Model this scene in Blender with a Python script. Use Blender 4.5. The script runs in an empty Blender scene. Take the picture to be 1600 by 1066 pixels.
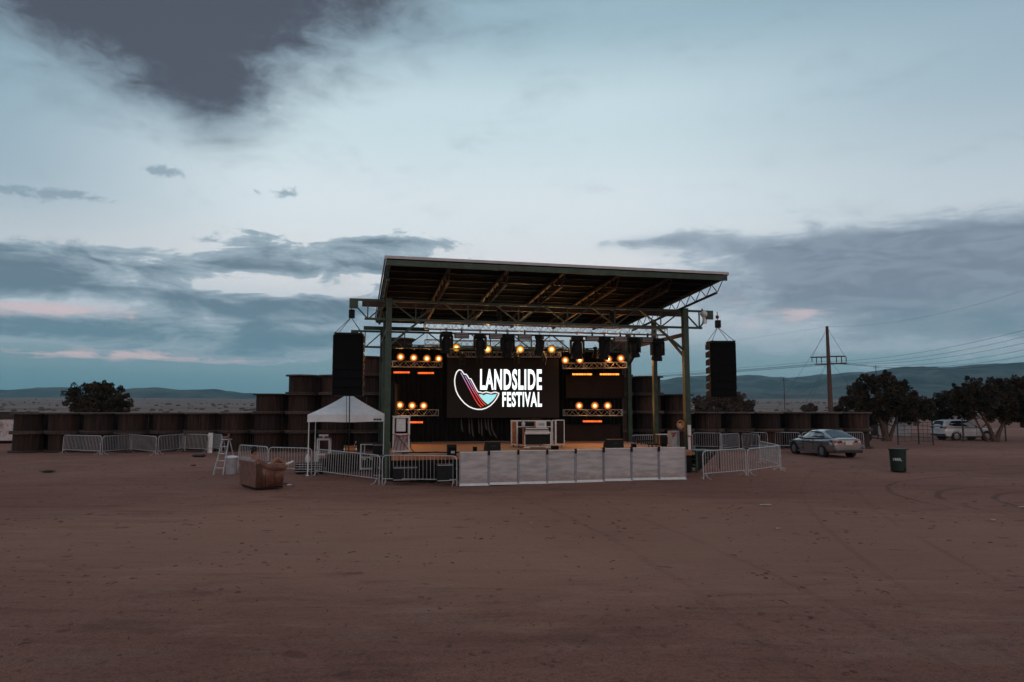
HAZE=0.00012
import bpy, math, random
from mathutils import Vector, Matrix, noise as mnoise
random.seed(7)
PI = math.pi
R = math.radians
scene = bpy.context.scene
COL = scene.collection

# ------------------------------------------------------------------ camera geometry
F = 1067.0; CAMZ = 2.8; PITCH = R(5.46)
def ray(px, py):
    cx = (px-800)/F; cy = (533-py)/F
    return Vector((cx, math.cos(PITCH)-cy*math.sin(PITCH), math.sin(PITCH)+cy*math.cos(PITCH)))
def at(px, py, Y):
    d = ray(px, py); t = Y/d.y
    return Vector((d.x*t, Y, CAMZ+d.z*t))
def gz(x, y):
    return -0.12*math.exp(-((x+2.5)/6.0)**2-((y-25.0)/3.2)**2)
def gnd(px, py):
    d = ray(px, py); z = 0.0
    for _ in range(6):
        t = (z-CAMZ)/d.z
        z = gz(d.x*t, d.y*t)
    return Vector((d.x*t, d.y*t, z))

# ------------------------------------------------------------------ mesh builder
class MB:
    def __init__(s): s.v=[]; s.f=[]; s.m=[]; s.c=0
    def add(s, vs, fs, M=None):
        o = len(s.v)
        for p in vs:
            p = Vector(p)
            s.v.append(tuple(M@p if M is not None else p))
        for f in fs:
            s.f.append(tuple(i+o for i in f)); s.m.append(s.c)
    def box(s, c, d, rz=0, M=None, ry=0, rx=0):
        x,y,z = d[0]/2, d[1]/2, d[2]/2
        m = Matrix.Translation(Vector(c)) @ Matrix.Rotation(rz,4,'Z') @ Matrix.Rotation(ry,4,'Y') @ Matrix.Rotation(rx,4,'X')
        if M is not None: m = M@m
        s.add([(-x,-y,-z),(x,-y,-z),(x,y,-z),(-x,y,-z),(-x,-y,z),(x,-y,z),(x,y,z),(-x,y,z)],
              [(0,3,2,1),(4,5,6,7),(0,1,5,4),(1,2,6,5),(2,3,7,6),(3,0,4,7)], m)
    def frame(s, p0, p1):
        p0=Vector(p0); p1=Vector(p1); d=p1-p0; L=d.length
        z = d.normalized() if L>1e-9 else Vector((0,0,1))
        up = Vector((0,0,1)) if abs(z.z)<0.98 else Vector((0,1,0))
        x = up.cross(z).normalized(); y = z.cross(x)
        return Matrix(((x.x,y.x,z.x,p0.x),(x.y,y.y,z.y,p0.y),(x.z,y.z,z.z,p0.z),(0,0,0,1))), L
    def bar(s, p0, p1, w, h=None):
        h = h or w
        m,L = s.frame(p0,p1)
        s.box((0,0,L/2),(w,h,L),M=m)
    def tube(s, p0, p1, r, r1=None, n=8, cap=True):
        r1 = r if r1 is None else r1
        m,L = s.frame(p0,p1)
        vs=[]; 
        for (rr,z) in ((r,0),(r1,L)):
            for i in range(n):
                a=2*PI*i/n; vs.append((rr*math.cos(a),rr*math.sin(a),z))
        fs=[(i,(i+1)%n,n+(i+1)%n,n+i) for i in range(n)]
        if cap: fs += [tuple(range(n-1,-1,-1)), tuple(range(n,2*n))]
        s.add(vs,fs,m)
    def path(s, pts, r, n=6, closed=False):
        pts=[Vector(p) for p in pts]; k=len(pts)
        rs = r if isinstance(r,(list,tuple)) else [r]*k
        vs=[]; prev=None
        for i,p in enumerate(pts):
            if closed: t=(pts[(i+1)%k]-pts[i-1])
            else: t=(pts[min(i+1,k-1)]-pts[max(i-1,0)])
            t.normalize()
            if prev is None:
                up=Vector((0,0,1)) if abs(t.z)<0.9 else Vector((1,0,0))
                x=up.cross(t).normalized()
            else:
                x=(prev-t*prev.dot(t)).normalized()
            prev=x; y=t.cross(x)
            for j in range(n):
                a=2*PI*j/n; vs.append(p+(x*math.cos(a)+y*math.sin(a))*rs[i])
        fs=[]
        for i in range(k if closed else k-1):
            a=i*n; b=((i+1)%k)*n
            for j in range(n): fs.append((a+j,a+(j+1)%n,b+(j+1)%n,b+j))
        if not closed: fs += [tuple(range(n-1,-1,-1)), tuple(range((k-1)*n,k*n))]
        s.add(vs,fs)
    def lathe(s, prof, n=16, M=None):
        vs=[];fs=[]; k=len(prof)
        for (r,z) in prof:
            for i in range(n):
                a=2*PI*i/n; vs.append((r*math.cos(a),r*math.sin(a),z))
        for j in range(k-1):
            for i in range(n): fs.append((j*n+i,j*n+(i+1)%n,(j+1)*n+(i+1)%n,(j+1)*n+i))
        fs += [tuple(range(n-1,-1,-1)), tuple(range((k-1)*n,k*n))]
        s.add(vs,fs,M)
    def prism(s, poly, t, M=None):
        """poly in XZ plane, thickness t along +Y"""
        n=len(poly)
        vs=[(x,0,z) for x,z in poly]+[(x,t,z) for x,z in poly]
        fs=[tuple(range(n)),tuple(range(2*n-1,n-1,-1))]+[(i,i+n,(i+1)%n+n,(i+1)%n) for i in range(n)]
        s.add(vs,fs,M)
    def sphere(s, c, r, n=10, k=6, M=None):
        r = r if isinstance(r,(list,tuple)) else (r,r,r)
        vs=[(0,0,-1)]; 
        for j in range(1,k):
            th=-PI/2+PI*j/k
            for i in range(n):
                a=2*PI*i/n; vs.append((math.cos(th)*math.cos(a),math.cos(th)*math.sin(a),math.sin(th)))
        vs.append((0,0,1)); top=len(vs)-1
        fs=[(0,1+(i+1)%n,1+i) for i in range(n)]
        for j in range(k-2):
            for i in range(n): fs.append((1+j*n+i,1+j*n+(i+1)%n,1+(j+1)*n+(i+1)%n,1+(j+1)*n+i))
        fs += [(1+(k-2)*n+i,1+(k-2)*n+(i+1)%n,top) for i in range(n)]
        s.add([(c[0]+x*r[0],c[1]+y*r[1],c[2]+z*r[2]) for x,y,z in vs],fs,M)
    def build(s, name, mats, parent=None, smooth=False, bevel=0, loc=None):
        me=bpy.data.meshes.new(name); me.from_pydata(s.v,[],s.f)
        mats = mats if isinstance(mats,(list,tuple)) else [mats]
        for m in mats: me.materials.append(m)
        if len(mats)>1: me.polygons.foreach_set('material_index',s.m)
        if smooth: me.polygons.foreach_set('use_smooth',[True]*len(me.polygons))
        me.update()
        o=bpy.data.objects.new(name,me); COL.objects.link(o)
        if parent is not None: o.parent=parent
        if loc is not None: o.location=loc
        if bevel:
            b=o.modifiers.new('bevel','BEVEL'); b.width=bevel; b.segments=2; b.limit_method='ANGLE'; b.angle_limit=R(40)
        return o

def tag(o, label=None, cat=None, group=None, kind=None):
    if label: o['label']=label
    if cat: o['category']=cat
    if group: o['group']=group
    if kind: o['kind']=kind
    return o
def thing(name, label, cat, loc=(0,0,0), rz=0, group=None):
    o=bpy.data.objects.new(name,None); COL.objects.link(o)
    o.empty_display_size=0.2
    o.location=loc; o.rotation_euler=(0,0,rz)
    return tag(o,label,cat,group)
def dup(root, loc, rz, label, group=None, scale=None):
    def cp(o, par):
        c=o.copy(); COL.objects.link(c); c.parent=par
        for ch in o.children: cp(ch,c)
        return c
    r=root.copy(); COL.objects.link(r)
    r.location=loc; r.rotation_euler=(0,0,rz); r['label']=label
    if scale: r.scale=scale
    if group: r['group']=group
    for ch in root.children: cp(ch,r)
    return r
ORD=['first','second','third','fourth','fifth','sixth','seventh','eighth','ninth','tenth','eleventh','twelfth','thirteenth']

# ------------------------------------------------------------------ materials
def mat(name, col, rough=0.7, metal=0.0, var=0.25, scale=6.0, bump=0.0, bscale=None, spec=0.4, stretch=(1,1,1), col2=None, coat=0.0, lo=0.35, hi=0.65, rnd=0.0, splash=None):
    m=bpy.data.materials.new(name); m.use_nodes=True
    nt=m.node_tree; b=nt.nodes['Principled BSDF']
    b.inputs['Roughness'].default_value=rough; b.inputs['Metallic'].default_value=metal
    b.inputs['Specular IOR Level'].default_value=spec
    if coat: b.inputs['Coat Weight'].default_value=coat; b.inputs['Coat Roughness'].default_value=0.08
    tc=nt.nodes.new('ShaderNodeTexCoord'); mp=nt.nodes.new('ShaderNodeMapping'); mp.inputs['Scale'].default_value=stretch
    oi=nt.nodes.new('ShaderNodeObjectInfo')
    ad=nt.nodes.new('ShaderNodeVectorMath'); ad.operation='MULTIPLY_ADD'
    cmb=nt.nodes.new('ShaderNodeCombineXYZ')
    for i in range(3): nt.links.new(oi.outputs['Random'],cmb.inputs[i])
    nt.links.new(cmb.outputs[0],ad.inputs[0]); ad.inputs[1].default_value=(37,19,53)
    nt.links.new(tc.outputs['Object'],mp.inputs['Vector']); nt.links.new(mp.outputs[0],ad.inputs[2])
    nz=nt.nodes.new('ShaderNodeTexNoise'); nz.inputs['Scale'].default_value=scale; nz.inputs['Detail'].default_value=6; nz.inputs['Roughness'].default_value=0.62
    nt.links.new(ad.outputs[0],nz.inputs['Vector'])
    rp=nt.nodes.new('ShaderNodeValToRGB')
    c2 = col2 or tuple(c*(1-var) for c in col); c1=tuple(min(1,c*(1+var*0.5)) for c in col)
    rp.color_ramp.elements[0].position=lo; rp.color_ramp.elements[1].position=hi
    rp.color_ramp.elements[0].color=(*c2,1); rp.color_ramp.elements[1].color=(*c1,1)
    nt.links.new(nz.outputs['Fac'],rp.inputs[0]); colsock=rp.outputs[0]
    if rnd:
        mr=nt.nodes.new('ShaderNodeMapRange'); mr.inputs['To Min'].default_value=1-rnd; mr.inputs['To Max'].default_value=1+rnd
        nt.links.new(oi.outputs['Random'],mr.inputs['Value'])
        vm=nt.nodes.new('ShaderNodeVectorMath'); vm.operation='SCALE'; nt.links.new(colsock,vm.inputs[0]); nt.links.new(mr.outputs[0],vm.inputs[3]); colsock=vm.outputs[0]
    if splash:
        # dried dirt thrown up on the lowest part, with a ragged edge of its own
        sz=nt.nodes.new('ShaderNodeSeparateXYZ'); nt.links.new(tc.outputs['Object'],sz.inputs[0])
        n3=nt.nodes.new('ShaderNodeTexNoise'); n3.inputs['Scale'].default_value=9; n3.inputs['Detail'].default_value=7; n3.inputs['Roughness'].default_value=0.7; nt.links.new(ad.outputs[0],n3.inputs['Vector'])
        ma=nt.nodes.new('ShaderNodeMath'); ma.operation='MULTIPLY_ADD'; nt.links.new(n3.outputs['Fac'],ma.inputs[0]); ma.inputs[1].default_value=-0.9; nt.links.new(sz.outputs[2],ma.inputs[2])
        m2=nt.nodes.new('ShaderNodeMapRange'); m2.inputs['From Min'].default_value=-0.10; m2.inputs['From Max'].default_value=-0.45; m2.inputs['To Max'].default_value=0.75; nt.links.new(ma.outputs[0],m2.inputs['Value'])
        mx=nt.nodes.new('ShaderNodeMix'); mx.data_type='RGBA'; nt.links.new(m2.outputs[0],mx.inputs[0]); nt.links.new(colsock,mx.inputs[6]); mx.inputs[7].default_value=(*splash,1); colsock=mx.outputs[2]
    nt.links.new(colsock,b.inputs['Base Color'])
    if bump:
        n2=nt.nodes.new('ShaderNodeTexNoise'); n2.inputs['Scale'].default_value=bscale or scale*4; n2.inputs['Detail'].default_value=4
        nt.links.new(ad.outputs[0],n2.inputs['Vector'])
        bp=nt.nodes.new('ShaderNodeBump'); bp.inputs['Strength'].default_value=bump; bp.inputs['Distance'].default_value=0.02
        nt.links.new(n2.outputs['Fac'],bp.inputs['Height']); nt.links.new(bp.outputs[0],b.inputs['Normal'])
    return m
def emit(name, col, s):
    m=bpy.data.materials.new(name); m.use_nodes=True
    b=m.node_tree.nodes['Principled BSDF']; b.inputs['Base Color'].default_value=(0.02,0.02,0.02,1)
    b.inputs['Emission Color'].default_value=(*col,1); b.inputs['Emission Strength'].default_value=s
    return m
M={}
M['green']=mat('green_steel',(0.026,0.056,0.034),0.5,0,0.45,3,0.1,40)
M['rust']=mat('brown_steel',(0.060,0.030,0.018),0.6,0,0.5,4,0.15,40)
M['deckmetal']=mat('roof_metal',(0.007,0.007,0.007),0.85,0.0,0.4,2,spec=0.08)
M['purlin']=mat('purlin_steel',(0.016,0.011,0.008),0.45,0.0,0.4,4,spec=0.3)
M['fascia']=mat('sky_lit_fascia',(0.50,0.45,0.45),0.5,0,0.15,3)  # sky light on the roof edge put into the pale colour
M['alu']=mat('aluminium',(0.55,0.54,0.54),0.38,0.75,0.2,10)
M['galv']=mat('galvanised',(0.50,0.50,0.52),0.45,0.55,0.3,14)
M['black']=mat('black_paint',(0.009,0.009,0.010),0.65,0,0.4,8,spec=0.25)
M['grille']=mat('speaker_grille',(0.005,0.005,0.006),0.85,0,0.4,60,spec=0.12)
M['drape']=mat('black_drape',(0.0035,0.003,0.003),0.95,0,0.3,4)
M['scrim']=mat('brown_scrim',(0.030,0.015,0.011),0.9,0,0.2,3)
M['white']=mat('white_paint',(0.68,0.68,0.68),0.45,0,0.12,6)
M['canvas']=mat('white_canvas',(0.76,0.77,0.80),0.8,0,0.10,3,0.15,6)
M['greyp']=mat('grey_panel',(0.36,0.34,0.36),0.6,0,0.2,5)
M['red']=mat('red_cable',(0.35,0.03,0.04),0.5,0,0.2,5)
M['orange']=mat('orange_lit_panel',(0.42,0.14,0.05),0.6,0,0.35,5)  # amber stage light put into the panel colour
M['wood']=mat('stage_plywood',(0.40,0.21,0.13),0.65,0,0.3,1.6,0.1,30,stretch=(1,6,1))
M['leather']=mat('brown_leather',(0.165,0.066,0.044),0.42,0,0.38,5,0.25,25)
M['leather2']=mat('brown_leather_cushion',(0.20,0.098,0.070),0.42,0,0.35,6,0.25,25)
M['skin']=mat('skin',(0.30,0.125,0.075),0.5,0,0.12,8)
M['hair']=mat('dark_hair',(0.010,0.008,0.008),0.6,0,0.4,40,0.6,90)
M['shorts']=mat('pale_shorts',(0.45,0.52,0.62),0.9,0,0.2,8,0.2,30)
M['shoe']=mat('white_shoe',(0.7,0.68,0.66),0.6,0,0.1,10)
M['silver']=mat('silver_car_paint',(0.40,0.385,0.385),0.22,0.85,0.04,2,coat=0.6,splash=(0.15,0.10,0.085))
M['carwhite']=mat('white_car_paint',(0.66,0.66,0.68),0.3,0,0.05,2,coat=0.5,splash=(0.26,0.17,0.14))
M['glass']=mat('dark_car_glass',(0.02,0.024,0.028),0.06,0,0.1,2,spec=0.6)
M['tyre']=mat('tyre_rubber',(0.014,0.013,0.013),0.85,0,0.3,10)
M['rim']=mat('wheel_rim',(0.38,0.38,0.40),0.35,0.7,0.1,8)
M['plastic']=mat('dark_plastic',(0.022,0.022,0.024),0.55,0,0.2,8)
M['tail']=mat('tail_light',(0.16,0.012,0.014),0.2,0,0.1,8,coat=0.5)
M['plate']=mat('number_plate',(0.6,0.55,0.52),0.5,0,0.2,30,col2=(0.45,0.16,0.12),lo=0.3,hi=0.5)
M['binG']=mat('green_plastic',(0.0025,0.018,0.012),0.5,0,0.3,5)
M['letter']=mat('pale_lettering',(0.55,0.60,0.60),0.6,0,0.1,8)
M['pole']=mat('pole_wood',(0.115,0.053,0.037),0.85,0,0.4,2,0.3,20,stretch=(6,6,0.4))
M['wire']=mat('dark_wire',(0.03,0.03,0.035),0.6)
M['bark']=mat('juniper_bark',(0.11,0.062,0.045),0.9,0,0.5,6,0.6,30,stretch=(3,3,0.5))
M['shed']=mat('whitewashed_wall',(0.52,0.47,0.46),0.85,0,0.3,2)
M['rusty']=mat('faded_trailer',(0.46,0.40,0.40),0.75,0,0.3,1.3,col2=(0.22,0.11,0.10),lo=0.36,hi=0.5)
M['darkwood']=mat('dark_timber',(0.05,0.036,0.03),0.85,0,0.5,4)
M['paper']=mat('scrap_paper',(0.42,0.36,0.34),0.9,0,0.1,8)
M['drum']=mat('amber_lacquer',(0.45,0.16,0.04),0.35,0,0.2,6)
M['stone']=mat('stones',(0.17,0.105,0.09),0.9,0,0.5,3)
M['clod']=mat('dirt_clods',(0.19,0.098,0.075),0.95,0,0.45,3,spec=0.1)
M['dry']=mat('dry_weed',(0.09,0.06,0.05),0.9,0,0.5,3)
# barrier sheet: mottled, dusty aluminium sheet
M['sheet']=mat('dusty_aluminium_sheet',(0.47,0.42,0.42),0.6,0.15,0.30,3.4,0.12,9,stretch=(0.45,1,2.2),lo=0.33,hi=0.68,rnd=0.07,splash=(0.24,0.15,0.12))
M['bpost']=mat('grey_blue_post',(0.27,0.28,0.32),0.5,0.4,0.3,8)

def spool_mats():
    """weathered staves: vertical boards on the drum, greyer flanges"""
    out=[]
    for nm,col,st in (('spool_staves',(0.040,0.018,0.012),(1,1,0.08)),('spool_flange',(0.085,0.054,0.042),(0.3,6,1))):
        m=mat(nm,col,0.85,0,0.75,7,0.4,24,stretch=st,rnd=0.45)
        out.append(m)
    return out
M['stave'],M['flange']=spool_mats()

def leafmat(name,c1,c2):
    m=mat(name,c1,0.75,0,0.3,1.1,col2=c2,lo=0.40,hi=0.60,spec=0.2)
    return m
M['leafA']=leafmat('juniper_leaves',(0.060,0.040,0.024),(0.018,0.018,0.013))
M['leafB']=leafmat('grey_juniper_leaves',(0.115,0.080,0.06),(0.055,0.042,0.034))
# ------------------------------------------------------------------ world: dusk sky with cloud banks
world=bpy.data.worlds.new('World'); scene.world=world; world.use_nodes=True
wt=world.node_tree; wt.nodes.clear()
class E:
    def __init__(s,k): s.k=k
    def __add__(a,b): return mth('ADD',a,b)
    __radd__=__add__
    def __sub__(a,b): return mth('SUBTRACT',a,b)
    def __rsub__(a,b): return mth('SUBTRACT',b,a)
    def __mul__(a,b): return mth('MULTIPLY',a,b)
    __rmul__=__mul__
    def __truediv__(a,b): return mth('DIVIDE',a,b)
NT=[wt]
def setin(nt,inp,v):
    if isinstance(v,E): nt.links.new(v.k,inp)
    else: inp.default_value=v
def mth(op,a,b=0.0,c=None,clamp=False):
    nt=NT[0]; n=nt.nodes.new('ShaderNodeMath'); n.operation=op; n.use_clamp=clamp
    setin(nt,n.inputs[0],a); setin(nt,n.inputs[1],b)
    if c is not None: setin(nt,n.inputs[2],c)
    return E(n.outputs[0])
def sstep(x,lo,hi):
    nt=NT[0]; n=nt.nodes.new('ShaderNodeMapRange'); n.interpolation_type='SMOOTHSTEP'
    setin(nt,n.inputs['Value'],x); n.inputs['From Min'].default_value=lo; n.inputs['From Max'].default_value=hi
    return E(n.outputs['Result'])
def mixc(f,a,b):
    nt=NT[0]; n=nt.nodes.new('ShaderNodeMix'); n.data_type='RGBA'
    setin(nt,n.inputs[0],f)
    for i,v in ((6,a),(7,b)):
        if isinstance(v,E): nt.links.new(v.k,n.inputs[i])
        else: n.inputs[i].default_value=(*v,1)
    return E(n.outputs[2])
def noise(vec,scale,detail=6,rough=0.55,dist=0.0):
    nt=NT[0]; n=nt.nodes.new('ShaderNodeTexNoise'); nt.links.new(vec.k,n.inputs['Vector'])
    n.inputs['Scale'].default_value=scale; n.inputs['Detail'].default_value=detail; n.inputs['Roughness'].default_value=rough; n.inputs['Distortion'].default_value=dist
    return E(n.outputs['Fac'])
def comb(x,y,z=0.0):
    nt=NT[0]; n=nt.nodes.new('ShaderNodeCombineXYZ')
    for i,v in enumerate((x,y,z)): setin(nt,n.inputs[i],v)
    return E(n.outputs[0])
def ramp(x,stops):
    nt=NT[0]; n=nt.nodes.new('ShaderNodeValToRGB'); setin(nt,n.inputs[0],x)
    r=n.color_ramp; r.interpolation='EASE'
    while len(r.elements)<len(stops): r.elements.new(0.5)
    for e,(p,c) in zip(r.elements,stops): e.position=p; e.color=(*c,1)
    return E(n.outputs[0])
def srgb(r,g,b):
    f=lambda c:(c/255/12.92 if c<=10 else ((c/255+0.055)/1.055)**2.4)
    return (f(r),f(g),f(b))
tc=wt.nodes.new('ShaderNodeTexCoord'); sx=wt.nodes.new('ShaderNodeSeparateXYZ'); wt.links.new(tc.outputs['Generated'],sx.inputs[0])
dx,dy,dz=(E(sx.outputs[i]) for i in range(3))
az=mth('ARCTAN2',dx,dy); el=mth('ARCSINE',dz)
def ae(px,py):
    d=ray(px,py).normalized(); return math.atan2(d.x,d.y), math.asin(d.z)
# clear-sky gradient by elevation (radians/0.6)
e1=mth('MULTIPLY',el,1/0.6,clamp=True)
def ep(py): return max(0,min(1,ae(800,py)[1]/0.6))
grad=ramp(e1,[(ep(640),srgb(96,134,150)),(ep(575),srgb(120,152,166)),(ep(500),srgb(188,196,206)),(ep(430),srgb(216,218,221)),
              (ep(330),srgb(212,222,227)),(ep(180),srgb(194,213,220)),(ep(20),srgb(150,177,190)),(1.0,srgb(118,146,166))])
# Nishita base, dimmed to dusk, blended in
sky=wt.nodes.new('ShaderNodeTexSky'); sky.sky_type='NISHITA'; sky.sun_disc=False
sky.sun_elevation=R(4); sky.sun_rotation=R(160); sky.altitude=1700; sky.dust_density=2.0
bw=wt.nodes.new('ShaderNodeVectorMath'); bw.operation='SCALE'; wt.links.new(sky.outputs[0],bw.inputs[0]); bw.inputs[3].default_value=0.10
base=mixc(0.08,grad,E(bw.outputs[0]))
# bluer and dimmer towards the far left and far right of the view
front=sstep(dy,-0.3,0.5)
sidel=sstep(az,-0.30,-0.72)*sstep(el,0.10,0.3)*front
sider=sstep(az,0.1,0.75)*sstep(el,0.05,0.45)*front
base=mixc(sidel*0.65,base,srgb(92,130,152))
base=mixc(sider*0.65,base,srgb(116,142,162))
# coordinates for clouds: cloud-plane projection plus angular coordinates
ang=comb(az*1.0,el*2.6,0.0)
n_big=noise(ang,7.0,9,0.58,0.5)
n_fine=noise(comb(az*1.0,el*1.7,0.0),24.0,10,0.66,0.5)
n_str=noise(comb(az*1.1,el*9.0,3.0),5.0,10,0.64,0.5)
n_bnk=noise(comb(az*1.0,el*3.6,5.0),10.0,10,0.62,0.6)
def blobs(lst):
    tot=None
    for (px,py,sxp,syp,w) in lst:
        a0,e0=ae(px,py)
        u=(az-a0)*(F/sxp); v=(el-e0)*(F/syp)
        g=mth('MULTIPLY',mth('EXPONENT',mth('MULTIPLY',u*u+v*v,-1.0)),w)
        tot=g if tot is None else tot+g
    return tot
# A: dark purple cloud, upper left
bA=blobs([(230,-40,230,105,1.0),(60,-60,170,80,0.7),(400,30,130,95,0.55),(330,120,85,66,0.75),(330,170,60,48,0.5),(230,110,110,55,0.3),(530,0,170,50,0.45),(170,60,120,80,0.45),(300,-160,520,140,0.8)])
warpA=bA+(n_big-0.5)*1.7+(n_fine-0.5)*0.6
cA=sstep(warpA,0.0,1.55)
colA=mixc(sstep(warpA+(n_fine-0.5)*1.2,0.4,1.7),srgb(108,122,136),srgb(70,73,86))
out=mixc(sstep(bA+(n_big-0.5)*0.8,0.0,1.2)*0.6,base,srgb(122,142,156))
out=mixc(cA*0.95,out,colA)
# small dark puffs
bS=blobs([(258,268,40,11,0.9),(435,300,46,12,0.95),(130,308,70,9,0.75),(6,300,34,20,0.8),(460,122,50,14,0.5),(1010,312,44,6,0.45),(1215,333,44,5,0.4)])
cS=sstep(bS+(n_fine-0.5)*3.2,0.50,1.0)*sstep(bS,0.04,0.25)
out=mixc(cS*0.75*(1.0-cA),out,srgb(124,146,160))
# B: left low banks
bB=blobs([(60,425,170,32,1.15),(-60,430,130,50,0.8),(110,478,140,16,-0.55),(420,452,200,12,-0.5),(330,408,150,22,0.95),(400,378,80,16,0.75),(600,380,95,17,1.05),(560,412,110,18,0.85),(330,470,200,20,0.8),(520,487,190,26,0.95),(150,520,260,18,0.6),(420,540,260,30,1.0),(700,450,160,50,0.7),(230,500,260,22,0.45),(60,505,150,12,0.5)])
dB=bB+(n_bnk-0.5)*3.2+(n_str-0.5)*0.8+(n_fine-0.5)*0.8
cB=sstep(dB,0.42,0.76)*sstep(bB,0.04,0.30)
colB=mixc(sstep(dB,0.55,1.6),srgb(150,168,180),mixc(sstep(el,ae(0,600)[1],ae(0,400)[1]),srgb(100,136,152),srgb(88,110,127)))
out=mixc(cB*0.93,out,colB)
# C: right grey-violet bank
bC=blobs([(1450,425,240,58,0.95),(1620,430,190,60,0.7),(1050,378,80,17,0.95),(975,380,50,8,0.6),(1200,390,110,20,0.95),(1290,440,230,56,0.85),(1500,505,300,45,0.9),(1160,500,150,60,0.42),(1245,496,95,20,-0.75),(1120,540,80,22,-0.3),(1400,378,150,34,0.6),(1540,385,150,34,0.6),(1720,440,150,80,0.9)])
dC=bC+(n_bnk-0.5)*2.2+(n_big-0.5)*0.9+(n_fine-0.5)*0.9
cC=mth('MAXIMUM',sstep(dC,0.30,1.0)*sstep(bC,0.04,0.30),sstep(bC,0.15,1.3)*0.75)
colC=mixc(sstep(dC,0.5,1.7),srgb(168,182,193),mixc(sstep(n_bnk,0.40,0.60)*0.45,mixc(sstep(el,ae(1400,560)[1],ae(1400,420)[1]),srgb(112,138,152),srgb(112,124,142)),srgb(142,156,170)))
out=mixc(cC*0.95,out,colC)
# D: pink light on thin streaks near the horizon
bD=blobs([(30,475,100,16,0.7),(60,552,170,12,0.85),(250,548,190,8,0.6),(330,560,190,7,0.7),(1265,490,70,13,0.9),(1190,512,80,9,0.8),(1120,470,60,18,0.45),(170,492,120,10,0.75),(560,470,60,14,0.3)])
cD=sstep(bD*0.8+(n_str-0.5)*4.2+(n_fine-0.5)*2.0,0.45,1.15)
out=mixc(cD*bD*0.85,out,srgb(206,188,192))
# teal band low on the left
cT=sstep(az,0.05,-0.5)*sstep(el,ae(0,545)[1],ae(0,600)[1])*front
out=mixc(cT*0.55,out,srgb(84,130,146))
# behind the camera: the last warm light of the sunset
bk=sstep(dy,0.1,-0.7)
back=ramp(e1,[(0.0,(0.52,0.35,0.30)),(0.18,(0.46,0.38,0.35)),(0.5,(0.34,0.34,0.37)),(1.0,(0.26,0.30,0.35))])
out=mixc(bk*(1-cA),out,back)
up=sstep(el,0.62,1.1)
out=mixc(up,out,(0.26,0.31,0.36))
bg=wt.nodes.new('ShaderNodeBackground'); wt.links.new(out.k,bg.inputs[0]); bg.inputs[1].default_value=1.21
wo=wt.nodes.new('ShaderNodeOutputWorld'); wt.links.new(bg.outputs[0],wo.inputs[0])
world.cycles.sampling_method='MANUAL'; world.cycles.sample_map_resolution=512

# one soft, low, warm sun behind the camera (through thin cloud)
sl=bpy.data.lights.new('sun','SUN'); sl.energy=0.28; sl.angle=R(20); sl.color=(1.0,0.80,0.70)
so=bpy.data.objects.new('sun',sl); COL.objects.link(so)
sd=Vector((0.35,-1.0,0.28)).normalized()
so.rotation_euler=sd.to_track_quat('Z','Y').to_euler()

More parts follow.
